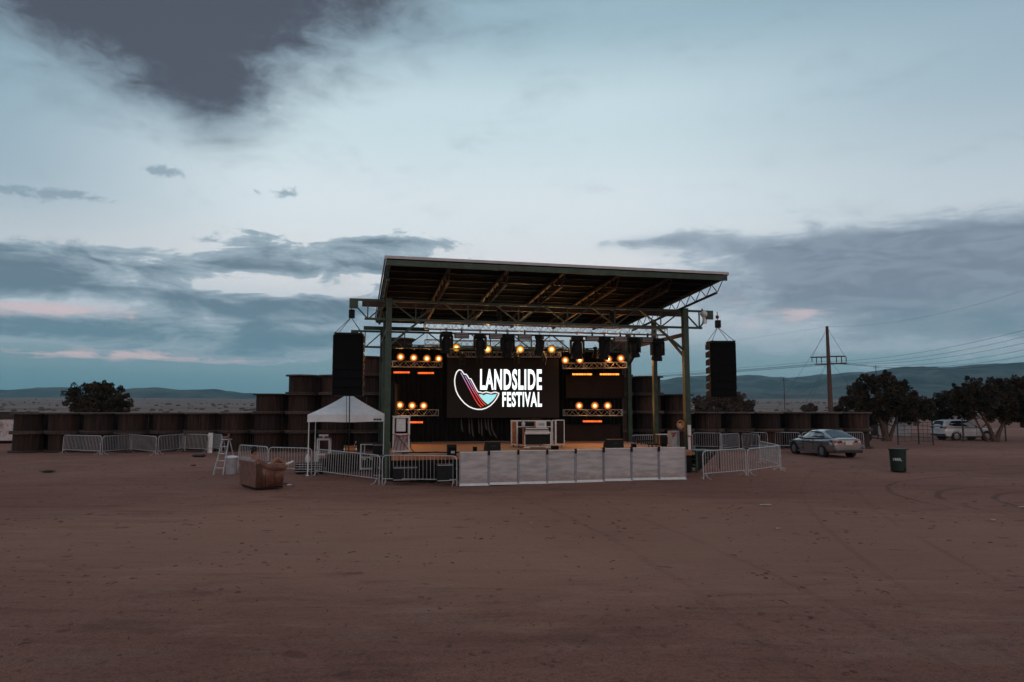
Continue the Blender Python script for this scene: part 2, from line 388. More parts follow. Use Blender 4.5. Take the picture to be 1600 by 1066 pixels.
# ------------------------------------------------------------------ ground
def ground_mat():
    m=bpy.data.materials.new('red_dirt'); m.use_nodes=True
    nt=m.node_tree; NT[0]=nt; b=nt.nodes['Principled BSDF']
    tcn=nt.nodes.new('ShaderNodeTexCoord'); P=E(tcn.outputs['Object'])
    sp=nt.nodes.new('ShaderNodeSeparateXYZ'); nt.links.new(P.k,sp.inputs[0]); x,y,z=(E(sp.outputs[i]) for i in range(3))
    n1=noise(P,0.11,6,0.6,0.3); n2=noise(comb(x*0.35,y*1.0,0),0.9,8,0.65,0.2); n3=noise(P,9.0,6,0.7); n4=noise(P,60.0,3,0.7)
    c=mixc(sstep(n1,0.33,0.66),srgb(126,80,68),srgb(154,106,91))
    c=mixc(sstep(n2,0.52,0.66)*0.5,c,srgb(90,57,52))
    c=mixc(sstep(n2,0.47,0.34)*0.5,c,srgb(138,106,94))
    c=mixc(sstep(n3,0.52,0.66)*0.45,c,srgb(74,47,43))
    c=mixc(sstep(n4,0.52,0.62)*0.75,c,srgb(66,43,40))
    n6=noise(comb(x*0.22,y*1.0,3.0),2.6,8,0.7,0.4); c=mixc(sstep(n6,0.54,0.66)*0.40,c,srgb(88,57,51)); c=mixc(sstep(n6,0.45,0.36)*0.35,c,srgb(150,116,102))
    n8=noise(P,26.0,5,0.75); c=mixc(sstep(n8,0.55,0.66)*0.55,c,srgb(70,45,42)); c=mixc(sstep(n8,0.44,0.34)*0.4,c,srgb(160,124,110))
    # ragged patch before the stage, brightened in colour as if better lit
    ex=(x-1.0)/15.0; ey=(y-15.5)/6.5; lit_patch=sstep(ex*ex+ey*ey+(n1-0.5)*2.2+(n6-0.5)*1.6,1.25,0.15); c=mixc(lit_patch*0.42,c,srgb(182,136,116))
    # small dark scuffs
    n5=noise(comb(x*0.6,y*1.0,7.0),2.3,3,0.5); c=mixc(sstep(n5,0.66,0.72)*0.6,c,srgb(82,50,48))
    n7=noise(P,0.045,3,0.5); c=mixc(sstep(n7,0.42,0.6)*0.35,c,srgb(98,60,54))
    hgt=n3*0.8+n4*0.25+n2*0.9+n6*0.5
    # tyre tracks: arcs and near-straight runs, pressed and darker
    trk=None
    wob=(noise(P,0.7,3,0.5)-0.5)*0.5
    for (cx_,cy_,r_,w_) in ((17.8,19.5,5.0,0.13),(17.8,19.5,3.5,0.13),(18.4,19.9,2.2,0.12),(19.5,20.5,7.4,0.11),(66,0,59.2,0.10),(66,0,60.9,0.10),(-52,4,55.2,0.11),(-52,4,56.9,0.11),(-15,72,54.0,0.11)):
        ddx=x-cx_; ddy=y-cy_
        d=mth('ABSOLUTE',mth('SQRT',ddx*ddx+ddy*ddy)-r_+wob*0.4)
        t=sstep(d,w_,w_*0.4)*(1.0 if cx_<20 and cx_>10 else 0.28)
        trk=t if trk is None else mth('MAXIMUM',trk,t)
    tn=trk*sstep(noise(P,0.35,4,0.6),0.34,0.52)
    c=mixc(tn*sstep(n3,0.25,0.50)*0.75,c,srgb(80,52,47))
    # far plain: scrub mottling, greyer
    far=sstep(y,70.0,260.0)
    nf=noise(comb(x*0.25,y*0.9,0),0.018,9,0.7,0.3)
    cf=mixc(sstep(nf,0.40,0.62),srgb(62,56,58),srgb(108,96,94))
    c=mixc(far,c,cf)
    nt.links.new(c.k,b.inputs['Base Color'])
    b.inputs['Roughness'].default_value=0.95; b.inputs['Specular IOR Level'].default_value=0.1
    b.inputs['Sheen Weight'].default_value=0.17; b.inputs['Sheen Roughness'].default_value=0.45; b.inputs['Sheen Tint'].default_value=(0.75,0.52,0.42,1)
    bp=nt.nodes.new('ShaderNodeBump'); bp.inputs['Distance'].default_value=0.10
    setin(nt,bp.inputs['Strength'],0.8); h2=hgt-tn*0.35
    nt.links.new(h2.k,bp.inputs['Height']); nt.links.new(bp.outputs[0],b.inputs['Normal'])
    return m
def coords(lo,hi,step,outs_lo,outs_hi):
    c=[]; v=lo
    while v<=hi+1e-6: c.append(v); v+=step
    return outs_lo+c+outs_hi
gxs=coords(-45,45,0.6,[-4200,-3000,-2000,-1300,-800,-500,-320,-200,-130,-90,-65,-52],[52,65,90,130,200,320,500,800,1300,2000,3000,4200])
gys=coords(0,60,0.4,[-300,-120,-50,-20,-8,-3],[64,72,85,100,120,150,190,240,300,380,480,620,800,1000,1300,1700,2200,2700,3200,4000])
def gh(x,y):
    z=gz(x,y)
    if 0<=y<=60 and abs(x)<=45:
        k=max(0,min(1,(60-y)/8))*max(0,min(1,(45-abs(x))/6))*max(0,min(1,y/3))
        q=mnoise.noise(Vector((x*0.35,y*0.5,0)))*0.022+mnoise.noise(Vector((x*1.3,y*1.3,4)))*0.010
        z+=min(0.006,q-0.012)*k
    if y>300: z+=40*((y-300)/2700)**1.15 + mnoise.noise(Vector((x*0.0016,y*0.002,1)))*min(9,(y-300)*0.008)
    return z
gb=MB(); nx=len(gxs)
gb.v=[(x,y,gh(x,y)) for y in gys for x in gxs]
gb.f=[(j*nx+i,j*nx+i+1,(j+1)*nx+i+1,(j+1)*nx+i) for j in range(len(gys)-1) for i in range(nx-1)]; gb.m=[0]*len(gb.f)
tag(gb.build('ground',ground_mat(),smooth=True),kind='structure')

# ------------------------------------------------------------------ mountains
def mount_mat():
    m=mat('mountain_slope',(0.10,0.10,0.095),0.95,0,0.6,0.007,col2=(0.012,0.026,0.030),lo=0.42,hi=0.70)
    return m
MM=mount_mat()
def mountains(name, prof, Y, depth, seed, rough):
    """ridge whose crest follows prof [(px,py)], at distance Y"""
    pts=[at(px,py,Y) for px,py in prof]
    x0,x1=pts[0].x,pts[-1].x; n=170; k=16
    mb=MB()
    def crest(x):
        for a,b in zip(pts,pts[1:]):
            if a.x<=x<=b.x:
                t=(x-a.x)/(b.x-a.x); t=t*t*(3-2*t); return a.z*(1-t)+b.z*t
        return pts[-1].z
    for j in range(k+1):
        v=j/k
        for i in range(n+1):
            x=x0+(x1-x0)*i/n
            h=crest(x)
            s=math.sin(min(1,v/0.75)*PI/2) if v<=0.75 else math.cos((v-0.75)/0.25*PI/2*0.6)
            rid=abs(mnoise.noise(Vector((x*rough*1.0,v*2.2+seed,seed))))+0.5*abs(mnoise.noise(Vector((x*rough*2.7,v*5+seed,seed+3))))
            z=-8+(h+8)*s*(1-0.38*rid*math.sin(v*PI*0.98)**0.7*(1 if v<0.75 else 0.4))
            if abs(v-0.75)<1e-6: z+=mnoise.noise(Vector((x*rough*5,0,seed)))*h*0.018
            mb.v.append((x,Y+(v-0.75)*depth,z))
    w=n+1
    mb.f=[(j*w+i,j*w+i+1,(j+1)*w+i+1,(j+1)*w+i) for j in range(k) for i in range(n)]; mb.m=[0]*len(mb.f)
    return tag(mb.build(name,MM,smooth=True),kind='structure')
mountains('mountain',[(-300,606),(-120,602),(0,607),(60,606),(100,603),(150,607),(200,610),(240,612),(420,616),(520,617),(800,618)],3500,900,1.0,0.0022)
mountains('mountain',[(120,640),(170,624),(192,608),(215,606),(245,604.5),(275,607),(300,606.5),(335,606),(352,609),(385,613.5),(430,617),(520,624),(620,636)],2700,650,2.0,0.003)
mountains('mountain',[(700,617),(850,606),(950,598),(1035,592),(1060,588),(1100,586),(1130,589),(1172,585.5),(1200,587.5),(1228,590),(1255,588),(1290,584),(1340,581),(1420,580),(1600,590),(1750,600)],3600,1100,3.0,0.0021)
mountains('mountain',[(1180,628),(1230,606),(1265,597),(1300,590),(1340,584),(1372,577),(1400,573.5),(1440,572),(1480,570.5),(1520,569),(1560,566),(1600,562),(1700,556),(1900,552)],2500,800,4.0,0.003)
mountains('mountain',[(1000,626),(1080,612),(1130,606),(1190,610),(1260,607),(1330,603),(1420,600),(1500,601),(1640,598),(1800,606)],2100,520,5.0,0.004)

# haze: one even box of dusk air round everything
hz=MB(); hz.box((0,1900,160),(8600,4700,345))
hm=bpy.data.materials.new('dusk_air'); hm.use_nodes=True; hn=hm.node_tree; hn.nodes.clear()
pv=hn.nodes.new('ShaderNodeVolumePrincipled'); pv.inputs['Color'].default_value=(0.38,0.72,0.84,1); pv.inputs['Density'].default_value=HAZE
ho=hn.nodes.new('ShaderNodeOutputMaterial'); hn.links.new(pv.outputs[0],ho.inputs['Volume'])
tag(hz.build('haze',hm),kind='stuff')
# ------------------------------------------------------------------ wall of wooden cable spools
SH=1.2; SFR=1.015; SDR=0.80; PITCHX=2.06
def make_spool():
    root=thing('cable_spool','wooden cable spool','cable spool',(0,0,0))
    n=40
    d=MB()
    # staved drum: each stave slightly in or out
    vs=[];fs=[]
    rnd=random.Random(3)
    for i in range(n):
        a0=2*PI*(i+0.04)/n; a1=2*PI*(i+0.96)/n; r=SDR+rnd.uniform(-0.012,0.012)
        o=len(vs)
        for (rr,a,z) in ((r,a0,0.07),(r,a1,0.07),(r,a1,SH-0.07),(r,a0,SH-0.07),(r-0.05,a0,0.07),(r-0.05,a1,0.07),(r-0.05,a1,SH-0.07),(r-0.05,a0,SH-0.07)):
            vs.append((rr*math.cos(a),rr*math.sin(a),z))
        fs += [(o,o+1,o+2,o+3),(o+1,o+5,o+6,o+2),(o+4,o,o+3,o+7)]
    d.add(vs,fs); d.build('drum',M['stave'],root)
    for z0,nm in ((0,'flange'),(SH-0.10,'flange')):
        f=MB(); f.lathe([(0.06,z0+0.002),(SFR-0.012,z0+0.002),(SFR,z0+0.014),(SFR,z0+0.086),(SFR-0.012,z0+0.098),(0.06,z0+0.098)],40)
        # bolts
        for k in range(6):
            a=2*PI*k/6; f.lathe([(0.02,z0+0.09),(0.02,z0+0.099)],6,Matrix.Translation((0.5*math.cos(a),0.5*math.sin(a),0)))
        f.build(nm,M['flange'],root)
    return root
WA=Vector((-29.9,42.6,0)); WB=Vector((23.3,47.0,0))
ncol=round((WB-WA).length/PITCHX); wdir=(WB-WA).normalized(); wn=Vector((-wdir.y,wdir.x,0))
spool0=make_spool(); first_sp=[True]
rs=random.Random(11)
tiers=[]
for i in range(ncol+1):
    p=WA+wdir*(PITCHX*i); px=800+F*p.x/p.y
    if px<418: t=2
    elif px<472: t=3
    elif px<525: t=4
    elif px<578: t=5
    elif px<975: t=6
    elif px<1002: t=5
    elif px<1036: t=4
    elif px<1078: t=3
    else: t=2
    tiers.append((p,px,t))
tn=['ground tier','second tier','third tier','fourth tier','fifth tier','sixth tier']
def ordn(i):
    w=['first','second','third','fourth','fifth','sixth','seventh','eighth','ninth','tenth','eleventh','twelfth','thirteenth','fourteenth','fifteenth','sixteenth','seventeenth','eighteenth','nineteenth','twentieth']
    return w[i] if i<20 else 'twenty-'+w[i-20]
def put_spool(loc, rz, label):
    if first_sp[0]:
        first_sp[0]=False; spool0.location=loc; spool0.rotation_euler=(0,0,rz); spool0['label']=label; spool0['group']='wooden cable spools stacked as a wall'
    else: dup(spool0,loc,rz,label,'wooden cable spools stacked as a wall')
nright=sum(1 for a in tiers if a[1]>1000)
for i,(p,px,t) in enumerate(tiers):
    hidden = 655<px<925
    if hidden: continue
    for k in range(t):
        jit=Vector((rs.uniform(-.04,.04),rs.uniform(-.05,.05),0))
        if px<800: lab=f'weathered wooden cable spool, {tn[k]}, {ordn(i)} column from the left end of the wall'
        else: lab=f'weathered wooden cable spool, {tn[k]}, {ordn(ncol-i)} column from the right end of the wall'
        put_spool(p+jit+Vector((0,0,SH*k)),rs.uniform(0,6.28),lab)
    # shaded second row behind the gaps
    if i<ncol and not (655<tiers[i+1][1]<925):
        tb=min(t,tiers[i+1][2])
        for k in range(tb):
            g_=p+wdir*PITCHX*0.5; sh=2.02*(g_.x/g_.y); q=g_+wdir*sh+wn*2.02
            if px<800: lab=f'spool in the shaded back row, {tn[k]}, between columns {i+1} and {i+2} from the left'
            else: lab=f'spool in the shaded back row, {tn[k]}, between columns {ncol-i} and {ncol-i+1} from the right'
            put_spool(q+Vector((0,0,SH*k)),rs.uniform(0,6.28),lab)

# ------------------------------------------------------------------ stage frame
SO=Vector((-4.9,27.0,0)); SA=R(13.0)
def S(x,y,z=0): return Vector((SO.x+x*math.cos(SA)-y*math.sin(SA), SO.y+x*math.sin(SA)+y*math.cos(SA), z))
def SL(p):
    """world point -> stage-local"""
    d=Vector(p)-SO; return Vector((d.x*math.cos(SA)+d.y*math.sin(SA), -d.x*math.sin(SA)+d.y*math.cos(SA), p[2]))
def sthing(name,label,cat,x,y,z,rz=0,group=None): return thing(name,label,cat,S(x,y,z),SA+rz,group)
CW=12.85
can=sthing('stage_canopy','green steel stage canopy with sloping metal roof on six posts','stage roof',0,0,0)
RX0,RX1,RY0,RY1=-0.28,13.2,-3.0,8.5
def roofz(y): return 8.10-(y-RY0)*(0.80/11.5)
def column(x,y,top,w):
    m=MB(); m.box((x,y,top/2),(w,w,top)); m.box((x,y,0.02),(w+.16,w+.16,0.04)); m.build('column',M['green'],can,bevel=0.006)
for (x,y,top,w) in ((0,0,7.1,.22),(CW,0,7.1,.24),(0,3.2,7.0,.2),(CW,3.2,7.0,.2),(0,6.4,6.6,.2),(CW,6.4,6.6,.22)): column(x,y,top,w)
# deck as a ribbed sheet
dk=MB(); nrib=46; ys=[]
for i in range(nrib):
    y=RY0+0.02+(RY1-RY0-0.04)*i/nrib; s=(RY1-RY0-.04)/nrib
    ys += [(y,0),(y+s*.35,0),(y+s*.5,.035),(y+s*.85,.035)]
ys.append((RY1-.02,0))
vs=[(x,y,roofz(y)-0.06+d) for (y,d) in ys for x in (RX0+.02,RX1-.02)]+[(x,y,roofz(y)-0.0+d) for (y,d) in ys for x in (RX0+.02,RX1-.02)]
n2=len(ys)*2
fs=[(2*i,2*i+2,2*i+3,2*i+1) for i in range(len(ys)-1)]+[(n2+2*i,n2+2*i+1,n2+2*i+3,n2+2*i+2) for i in range(len(ys)-1)]
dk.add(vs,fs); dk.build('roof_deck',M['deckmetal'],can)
m=MB()
m.box(((RX0+RX1)/2,RY0-.03,8.10+.01),(RX1-RX0+.06,.05,.10)); m.box(((RX0+RX1)/2,RY1+.03,roofz(RY1)),(RX1-RX0+.06,.05,.13))
for x in (RX0-.03,RX1+.03): m.bar((x,RY0,8.10),(x,RY1,roofz(RY1)),.12,.05) if False else m.bar((x,RY0-.05,8.10),(x,RY1+.05,roofz(RY1)),.05,.12)
m.build('fascia',M['fascia'],can)
m=MB(); m.box(((RX0+RX1)/2,RY0+.03,7.92),(RX1-RX0,.09,.20)); m.build('front_beam',M['green'],can)
m=MB(); m.box(((RX0+RX1)/2,RY1-.05,roofz(RY1)-.12),(RX1-RX0,.09,.10)); m.build('rear_beam',M['green'],can)
# joists
for i in range(7):
    x=RX0+.12+(RX1-RX0-.24)*i/6
    m=MB(); a=RY0+.1; b=RY1-.12; dp=.46
    m.bar((x,a,roofz(a)-.17),(x,b,roofz(b)-.17),.12,.09)
    m.bar((x,a+.55,roofz(a+.55)-.17-dp),(x,b-2.0,roofz(b-2.0)-.17-dp),.10,.07)
    nb=20; st=(b-2.0-a)/nb
    for k in range(nb):
        y0=a+st*k; y1=y0+st
        if k%2==0: m.tube((x,y0,roofz(y0)-.2),(x,y1,roofz(y1)-.15-dp),.020,n=5)
        else: m.tube((x,max(y0,a+.5),roofz(y0)-.15-dp),(x,y1,roofz(y1)-.2),.020,n=5)
    m.build('joist',M['green'] if i in (0,6) else M['rust'],can)
for i in range(11):
    y=RY0+.35+(RY1-RY0-.7)*i/10
    for j in range(1):
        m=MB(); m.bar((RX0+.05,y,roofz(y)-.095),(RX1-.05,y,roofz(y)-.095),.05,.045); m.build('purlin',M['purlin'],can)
def steel_truss(y,x0,x1,xb0,xb1,zt,zb,c,nb):
    m=MB(); w=.10
    m.bar((x0,y,zt),(x1,y,zt),.10,.09); m.bar((xb0,y,zb),(xb1,y,zb),.10,.09)
    m.box((x0+.17,y,zt-.17),(.34,.11,.36)); m.box((x1-.17,y,zt-.17),(.34,.11,.36))
    def dg(xa,za,xb,zb_): m.bar((xa,y,za),(xb,y,zb_),.07,.05)
    dg(x0+.3,zt-.3,xb0+.12,zb); dg(xb0+.15,zb,-.02,zt-.03); m.bar((xb0+.12,y,zb),(xb0+.12,y,zt),.05,.045)
    dg(x1-.3,zt-.3,xb1-.12,zb); dg(xb1-.15,zb,c+.02,zt-.03); m.bar((xb1-.12,y,zb),(xb1-.12,y,zt),.05,.045)
    s=c/nb
    for k in range(nb):
        a=s*k; dg(a+.1,zt-.03,a+s/2-.03,zb+.02); dg(a+s/2+.03,zb+.02,a+s-.1,zt-.03)
        m.bar((a+s/2,y,zb),(a+s/2,y,zt),.045,.04)
    return m
steel_truss(.16,-1.55,14.3,-.95,13.75,7.02,6.27,CW,6).build('main_truss',M['green'],can)
steel_truss(6.25,-1.5,13.6,-.95,13.2,6.42,5.66,CW,6).build('rear_truss',M['green'],can)
m=MB(); m.bar((-1.05,1.1,7.0),(13.55,1.1,7.0),.12,.22); m.build('cross_beam',M['rust'],can)
m=MB(); m.bar((-.9,6.6,6.62),(2.3,6.6,6.62),.14,.18); m.build('cross_beam',M['green'],can)
for (p,q) in (((0.1,0.02,5.28),(1.25,0.1,6.25)),((CW-.1,0.02,5.28),(CW-1.3,0.1,6.25))):
    m=MB(); m.bar(p,q,.10,.09); m.build('knee_brace',M['green'],can)
for x in (0,CW):
    m=MB(); m.bar((x,.12,5.95),(x,6.3,5.88),.13,.16); m.bar((x,.1,4.95),(x,1.5,5.85),.09,.09); m.bar((x,6.3,5.0),(x,4.9,5.85),.09,.09); m.build('side_beam',M['rust'],can)  # brown from warm lamp light put into the beam colour

# stage platform
st=sthing('stage_platform','low stage platform with a warm plywood floor and black skirt','stage',0,0,0)
m=MB(); m.box((6.45,4.2,.915),(12.6,9.5,.07)); m.build('floor_deck',M['wood'],st)
m=MB(); m.box((6.45,-.56,.80),(12.6,.03,.14)); m.build('front_edge',M['orange'],st)
m=MB()
for k in range(60):
    x=.2+k*.21; m.box((x,-.50+(.02 if k%2 else 0),.37),(.20,.03,.72))
m.box((.2,4.2,.43),(.04,9.3,.86)); m.box((12.7,4.2,.43),(.04,9.3,.86))
m.build('skirt',M['drape'],st)

# black drape behind
dr=sthing('stage_drape','black folded drape hung across the back of the stage','drape',0,0,0)
m=MB(); nn=260
for (xa,xb,y0,zt) in ((.55,13.2,8.35,5.95),):
    vs=[];fs=[]
    for i in range(nn+1):
        x=xa+(xb-xa)*i/nn; y=y0+.07*math.sin(i*1.25)+.05*math.sin(i*.43)
        vs += [(x,y,.96),(x,y+.01,zt-.03*math.sin(i*.2)**2)]
    fs=[(2*i,2*i+1,2*i+3,2*i+2) for i in range(nn)]
    m.add(vs,fs)
m.build('cloth',M['drape'],dr,smooth=True)
m=MB(); m.tube((.4,8.35,5.98),(13.3,8.35,5.98),.03); m.build('drape_pipe',M['black'],dr)
for nm,xa,xb,ya,yb,dn in (('side_drape',.35,.5,2.2,8.3,0),):
    d2=sthing('side_drape','black drape closing the left wing of the stage','drape',0,0,0)
    m=MB(); vs=[];fs=[]
    for i in range(121):
        y=3.4+(4.7)*i/120; x=.42+.07*math.sin(i*1.1)+.9*(i/120)**2*0.6
        vs += [(x,y,.96),(x,y,3.9)]
    fs=[(2*i,2*i+2,2*i+3,2*i+1) for i in range(120)]
    m.add(vs,fs); m.build('cloth',M['drape'],d2,smooth=True)

# ------------------------------------------------------------------ LED screen
SY=35.6
c0=at(786.5,606,SY); sc_rz=R(5)
scr=thing('led_screen','black led screen showing a white landslide festival logo','led screen',(c0.x,SY,0),sc_rz)
k_=SY/F*1.012
def sx_(px): return (px-786.5)*k_
def sz_(py): return at(786.5,py,SY).z
m=MB(); w=sx_(873)-sx_(700); m.box((0,.08,(sz_(560)+sz_(653))/2),(w,.10,sz_(560)-sz_(653))); 
for i in range(1,10): pass
m.build('panel',mat('led_panel',(0.014,0.009,0.008),0.7,0,0.15,2),scr)
m=MB()
for px in (704,745,786,828,869): m.bar((sx_(px),.16,sz_(548)),(sx_(px),.16,sz_(564)),.05)
m.bar((sx_(702),.2,sz_(556)),(sx_(871),.2,sz_(556)),.06); m.build('hanging_bar',M['black'],scr)
ZW=lambda zx,zy:(sx_(680+zx/7.615),sz_(560+zy/7.615))
def ribbon(pts,w,y,closed=False):
    mb=MB(); n=len(pts); vs=[]
    P=[Vector((a,b)) for a,b in pts]
    for i,p in enumerate(P):
        a=P[i-1] if (i>0 or closed) else p; b=P[(i+1)%n] if (i<n-1 or closed) else p
        d1=(p-a).normalized() if (p-a).length>1e-6 else None; d2=(b-p).normalized() if (b-p).length>1e-6 else None
        t=((d1 or d2)+(d2 or d1)).normalized(); nrm=Vector((-t.y,t.x))
        cosh=max(.5,t.dot(d1 or d2)); nrm*=w/2/cosh
        vs += [(p.x+nrm.x,y,p.y+nrm.y),(p.x-nrm.x,y,p.y-nrm.y)]
    fs=[(2*i,2*((i+1)%n),2*((i+1)%n)+1,2*i+1) for i in range(n if closed else n-1)]
    mb.add(vs,fs); return mb
E_w=emit('screen_white',(0.93,1.0,1.0),1.35)
E_o=emit('screen_outline',(1.0,.97,.95),0.95)
out_pts=[(290,140),(318,145),(330,160),(352,192),(376,193),(392,215),(408,243),(430,246),(446,275),(470,320),(500,378),(517,402),(545,404),(565,412),(585,408),(612,400),(640,408),(668,414),(700,404),(725,404),(758,417),(752,440),(730,482),(700,522),(660,562),(610,592),(560,607),(510,608),(460,597),(410,575),(360,537),(318,490),(283,440),(258,385),(245,325),(240,265),(248,210),(264,165)]
ribbon([ZW(*p) for p in out_pts],.058,.024,True).build('logo_outline',E_o,scr)
lake=[(520,426),(560,430),(580,440),(615,423),(645,430),(680,434),(736,424),(716,465),(680,508),(630,548),(600,525),(565,490),(540,460)]
m=MB(); m.add([(a,.024,b) for a,b in (ZW(*p) for p in lake)],[tuple(range(len(lake)))]); m.build('logo_lake',emit('screen_teal',(.42,.86,.90),.95),scr)
def gradmat():
    g=bpy.data.materials.new('screen_stripes'); g.use_nodes=True; nt=g.node_tree; NT[0]=nt; b=nt.nodes['Principled BSDF']
    t=nt.nodes.new('ShaderNodeTexCoord'); s=nt.nodes.new('ShaderNodeSeparateXYZ'); nt.links.new(t.outputs['Generated'],s.inputs[0])
    r=ramp(E(s.outputs[2]),[(0,(.95,.09,.035)),(.3,(.85,.05,.05)),(.6,(.60,.16,.30)),(1,(.42,.36,.62))])
    b.inputs['Base Color'].default_value=(.02,.02,.02,1); nt.links.new(r.k,b.inputs['Emission Color']); b.inputs['Emission Strength'].default_value=1.0
    return g
GS=gradmat()
for pts in ([(312,172),(350,245),(400,340),(445,425),(480,490),(515,545),(552,582)],[(362,212),(400,282),(450,375),(485,435),(520,495),(550,540),(580,570)],[(412,258),(440,310),(480,385),(510,435),(545,490),(580,535),(610,558)]):
    ribbon([ZW(*p) for p in pts],.04,.024).build('logo_stripe',GS,scr)
def lettering(txt,x0,x1,z0,z1,y,material,name,parent,bold=.028,M4=None):
    """width and height are fitted letter by letter into one block"""
    cu=bpy.data.curves.new('tmp','FONT'); cu.body=txt; cu.size=1; cu.offset=bold; cu.resolution_u=3; cu.space_character=1.12
    o=bpy.data.objects.new('tmp',cu); COL.objects.link(o); bpy.context.view_layer.update()
    me=bpy.data.meshes.new_from_object(o.evaluated_get(bpy.context.evaluated_depsgraph_get()))
    bpy.data.objects.remove(o)
    X=[v.co.x for v in me.vertices]; Y=[v.co.y for v in me.vertices]
    a,b,c,d=min(X),max(X),min(Y),max(Y)
    for v in me.vertices:
        p=Vector((x0+(v.co.x-a)/(b-a)*(x1-x0), y, z0+(v.co.y-c)/(d-c)*(z1-z0)))
        v.co = M4@p if M4 is not None else p
    me.materials.clear(); me.materials.append(material)
    ob=bpy.data.objects.new(name,me); me.name=name; COL.objects.link(ob); ob.parent=parent
    return ob
lettering('LANDSLIDE',sx_(750.6),sx_(846.4),sz_(609.6),sz_(576.6),.024,E_w,'lettering',scr,.034)
lettering('FESTIVAL',sx_(785),sx_(846.4),sz_(636),sz_(612.4),.024,E_w,'lettering',scr,.034)
# ------------------------------------------------------------------ lighting rig
def box_truss(p0,p1,h,rc=.022,rw=.011,bay=None):
    m=MB(); p0=Vector(p0); p1=Vector(p1); d=p1-p0; L=d.length; t=d/L; sd=Vector((-t.y,t.x,0)).normalized(); up=Vector((0,0,1))
    bay=bay or h; n=max(1,round(L/bay)); c=[]
    for a,b in ((-1,-1),(1,-1),(1,1),(-1,1)):
        o=sd*(a*h/2)+up*(b*h/2); c.append(o); m.tube(p0+o,p1+o,rc,n=6)
    for k in range(n):
        q0=p0+t*(L*k/n); q1=p0+t*(L*(k+1)/n)
        for i in range(4):
            a,b=c[i],c[(i+1)%4]
            if k%2: a,b=b,a
            m.tube(q0+a,q1+b,rw,n=4,cap=False)
        if k%4==0:
            for i in range(4): m.tube(q0+c[i],q0+c[(i+1)%4],rw,n=4,cap=False)
    for q in (p0,p1):
        for i in range(4): m.tube(q+c[i],q+c[(i+1)%4],rw*1.3,n=4,cap=False)
    return m
def ltruss(label,p0,p1,h,material):
    p0=Vector(p0); p1=Vector(p1); r=thing('lighting_truss',label,'truss',p0,0,'aluminium lighting trusses over the stage')
    box_truss((0,0,0),p1-p0,h).build('truss_frame',material,r)
    for f in (.12,.88):
        m=MB(); q=(p1-p0)*f; m.tube(q+Vector((0,0,h*.4)),q+Vector((0,0,h*.5+.5)),.012,n=5); m.build('hanging_strap',M['black'],r)
    return r
ltruss('long bright aluminium truss under the front of the roof',S(1.55,1.15,6.17),S(12.5,1.15,6.17),.29,M['alu'])
ltruss('amber lit truss just above the led screen, behind the moving heads',at(703,538,34.6),at(880,538,35.2),.34,M['alu'])
ltruss('lower dim truss along the top edge of the led screen',at(700,554,35.0),at(876,554,35.4),.26,M['alu'])
ltruss('short truss left of the screen carrying the four upper lamps',at(612,569,34.2),at(689,570,35.4),.28,M['alu'])
ltruss('short truss left of the screen carrying the three lower lamps',at(616,645,34.2),at(683,645,35.4),.30,M['alu'])
ltruss('short truss right of the screen carrying the four upper lamps',at(880,572,36.0),at(979,570.5,35.0),.28,M['alu'])
ltruss('short truss right of the screen carrying the three lower lamps',at(881,645,36.0),at(972,645,35.0),.30,M['alu'])
ltruss('small truss end at upper left above the left lamps',at(664,535,34.5),at(691,535.5,34.8),.26,M['alu'])

def lens_mat(name,core,mid,rim,s,rad):
    m=bpy.data.materials.new(name); m.use_nodes=True; nt=m.node_tree; NT[0]=nt; b=nt.nodes['Principled BSDF']
    t=nt.nodes.new('ShaderNodeTexCoord'); ln=nt.nodes.new('ShaderNodeVectorMath'); ln.operation='LENGTH'; nt.links.new(t.outputs['Object'],ln.inputs[0])
    r=E(ln.outputs['Value'])/rad
    c=ramp(r,[(0,core),(.30,core),(.52,mid),(1.0,rim)])  # orange rim glow painted on the lens stands in for lamp bloom
    k=mth('EXPONENT',mth('MULTIPLY',mth('POWER',r*4.9,2.0),-1.0))*s+mth('SUBTRACT',1.0,r,clamp=True)*2.0+0.06
    nt.links.new(c.k,b.inputs['Emission Color']); nt.links.new(k.k,b.inputs['Emission Strength']); b.inputs['Base Color'].default_value=(.02,.02,.02,1)
    return m
LR=.18
LM={'amber':lens_mat('amber_lens',(1,.62,.26),(1,.30,.03),(.75,.12,.008),9,LR),
    'yellow':lens_mat('yellow_lens',(1,.70,.24),(1,.42,.03),(.8,.20,.008),9,LR)}
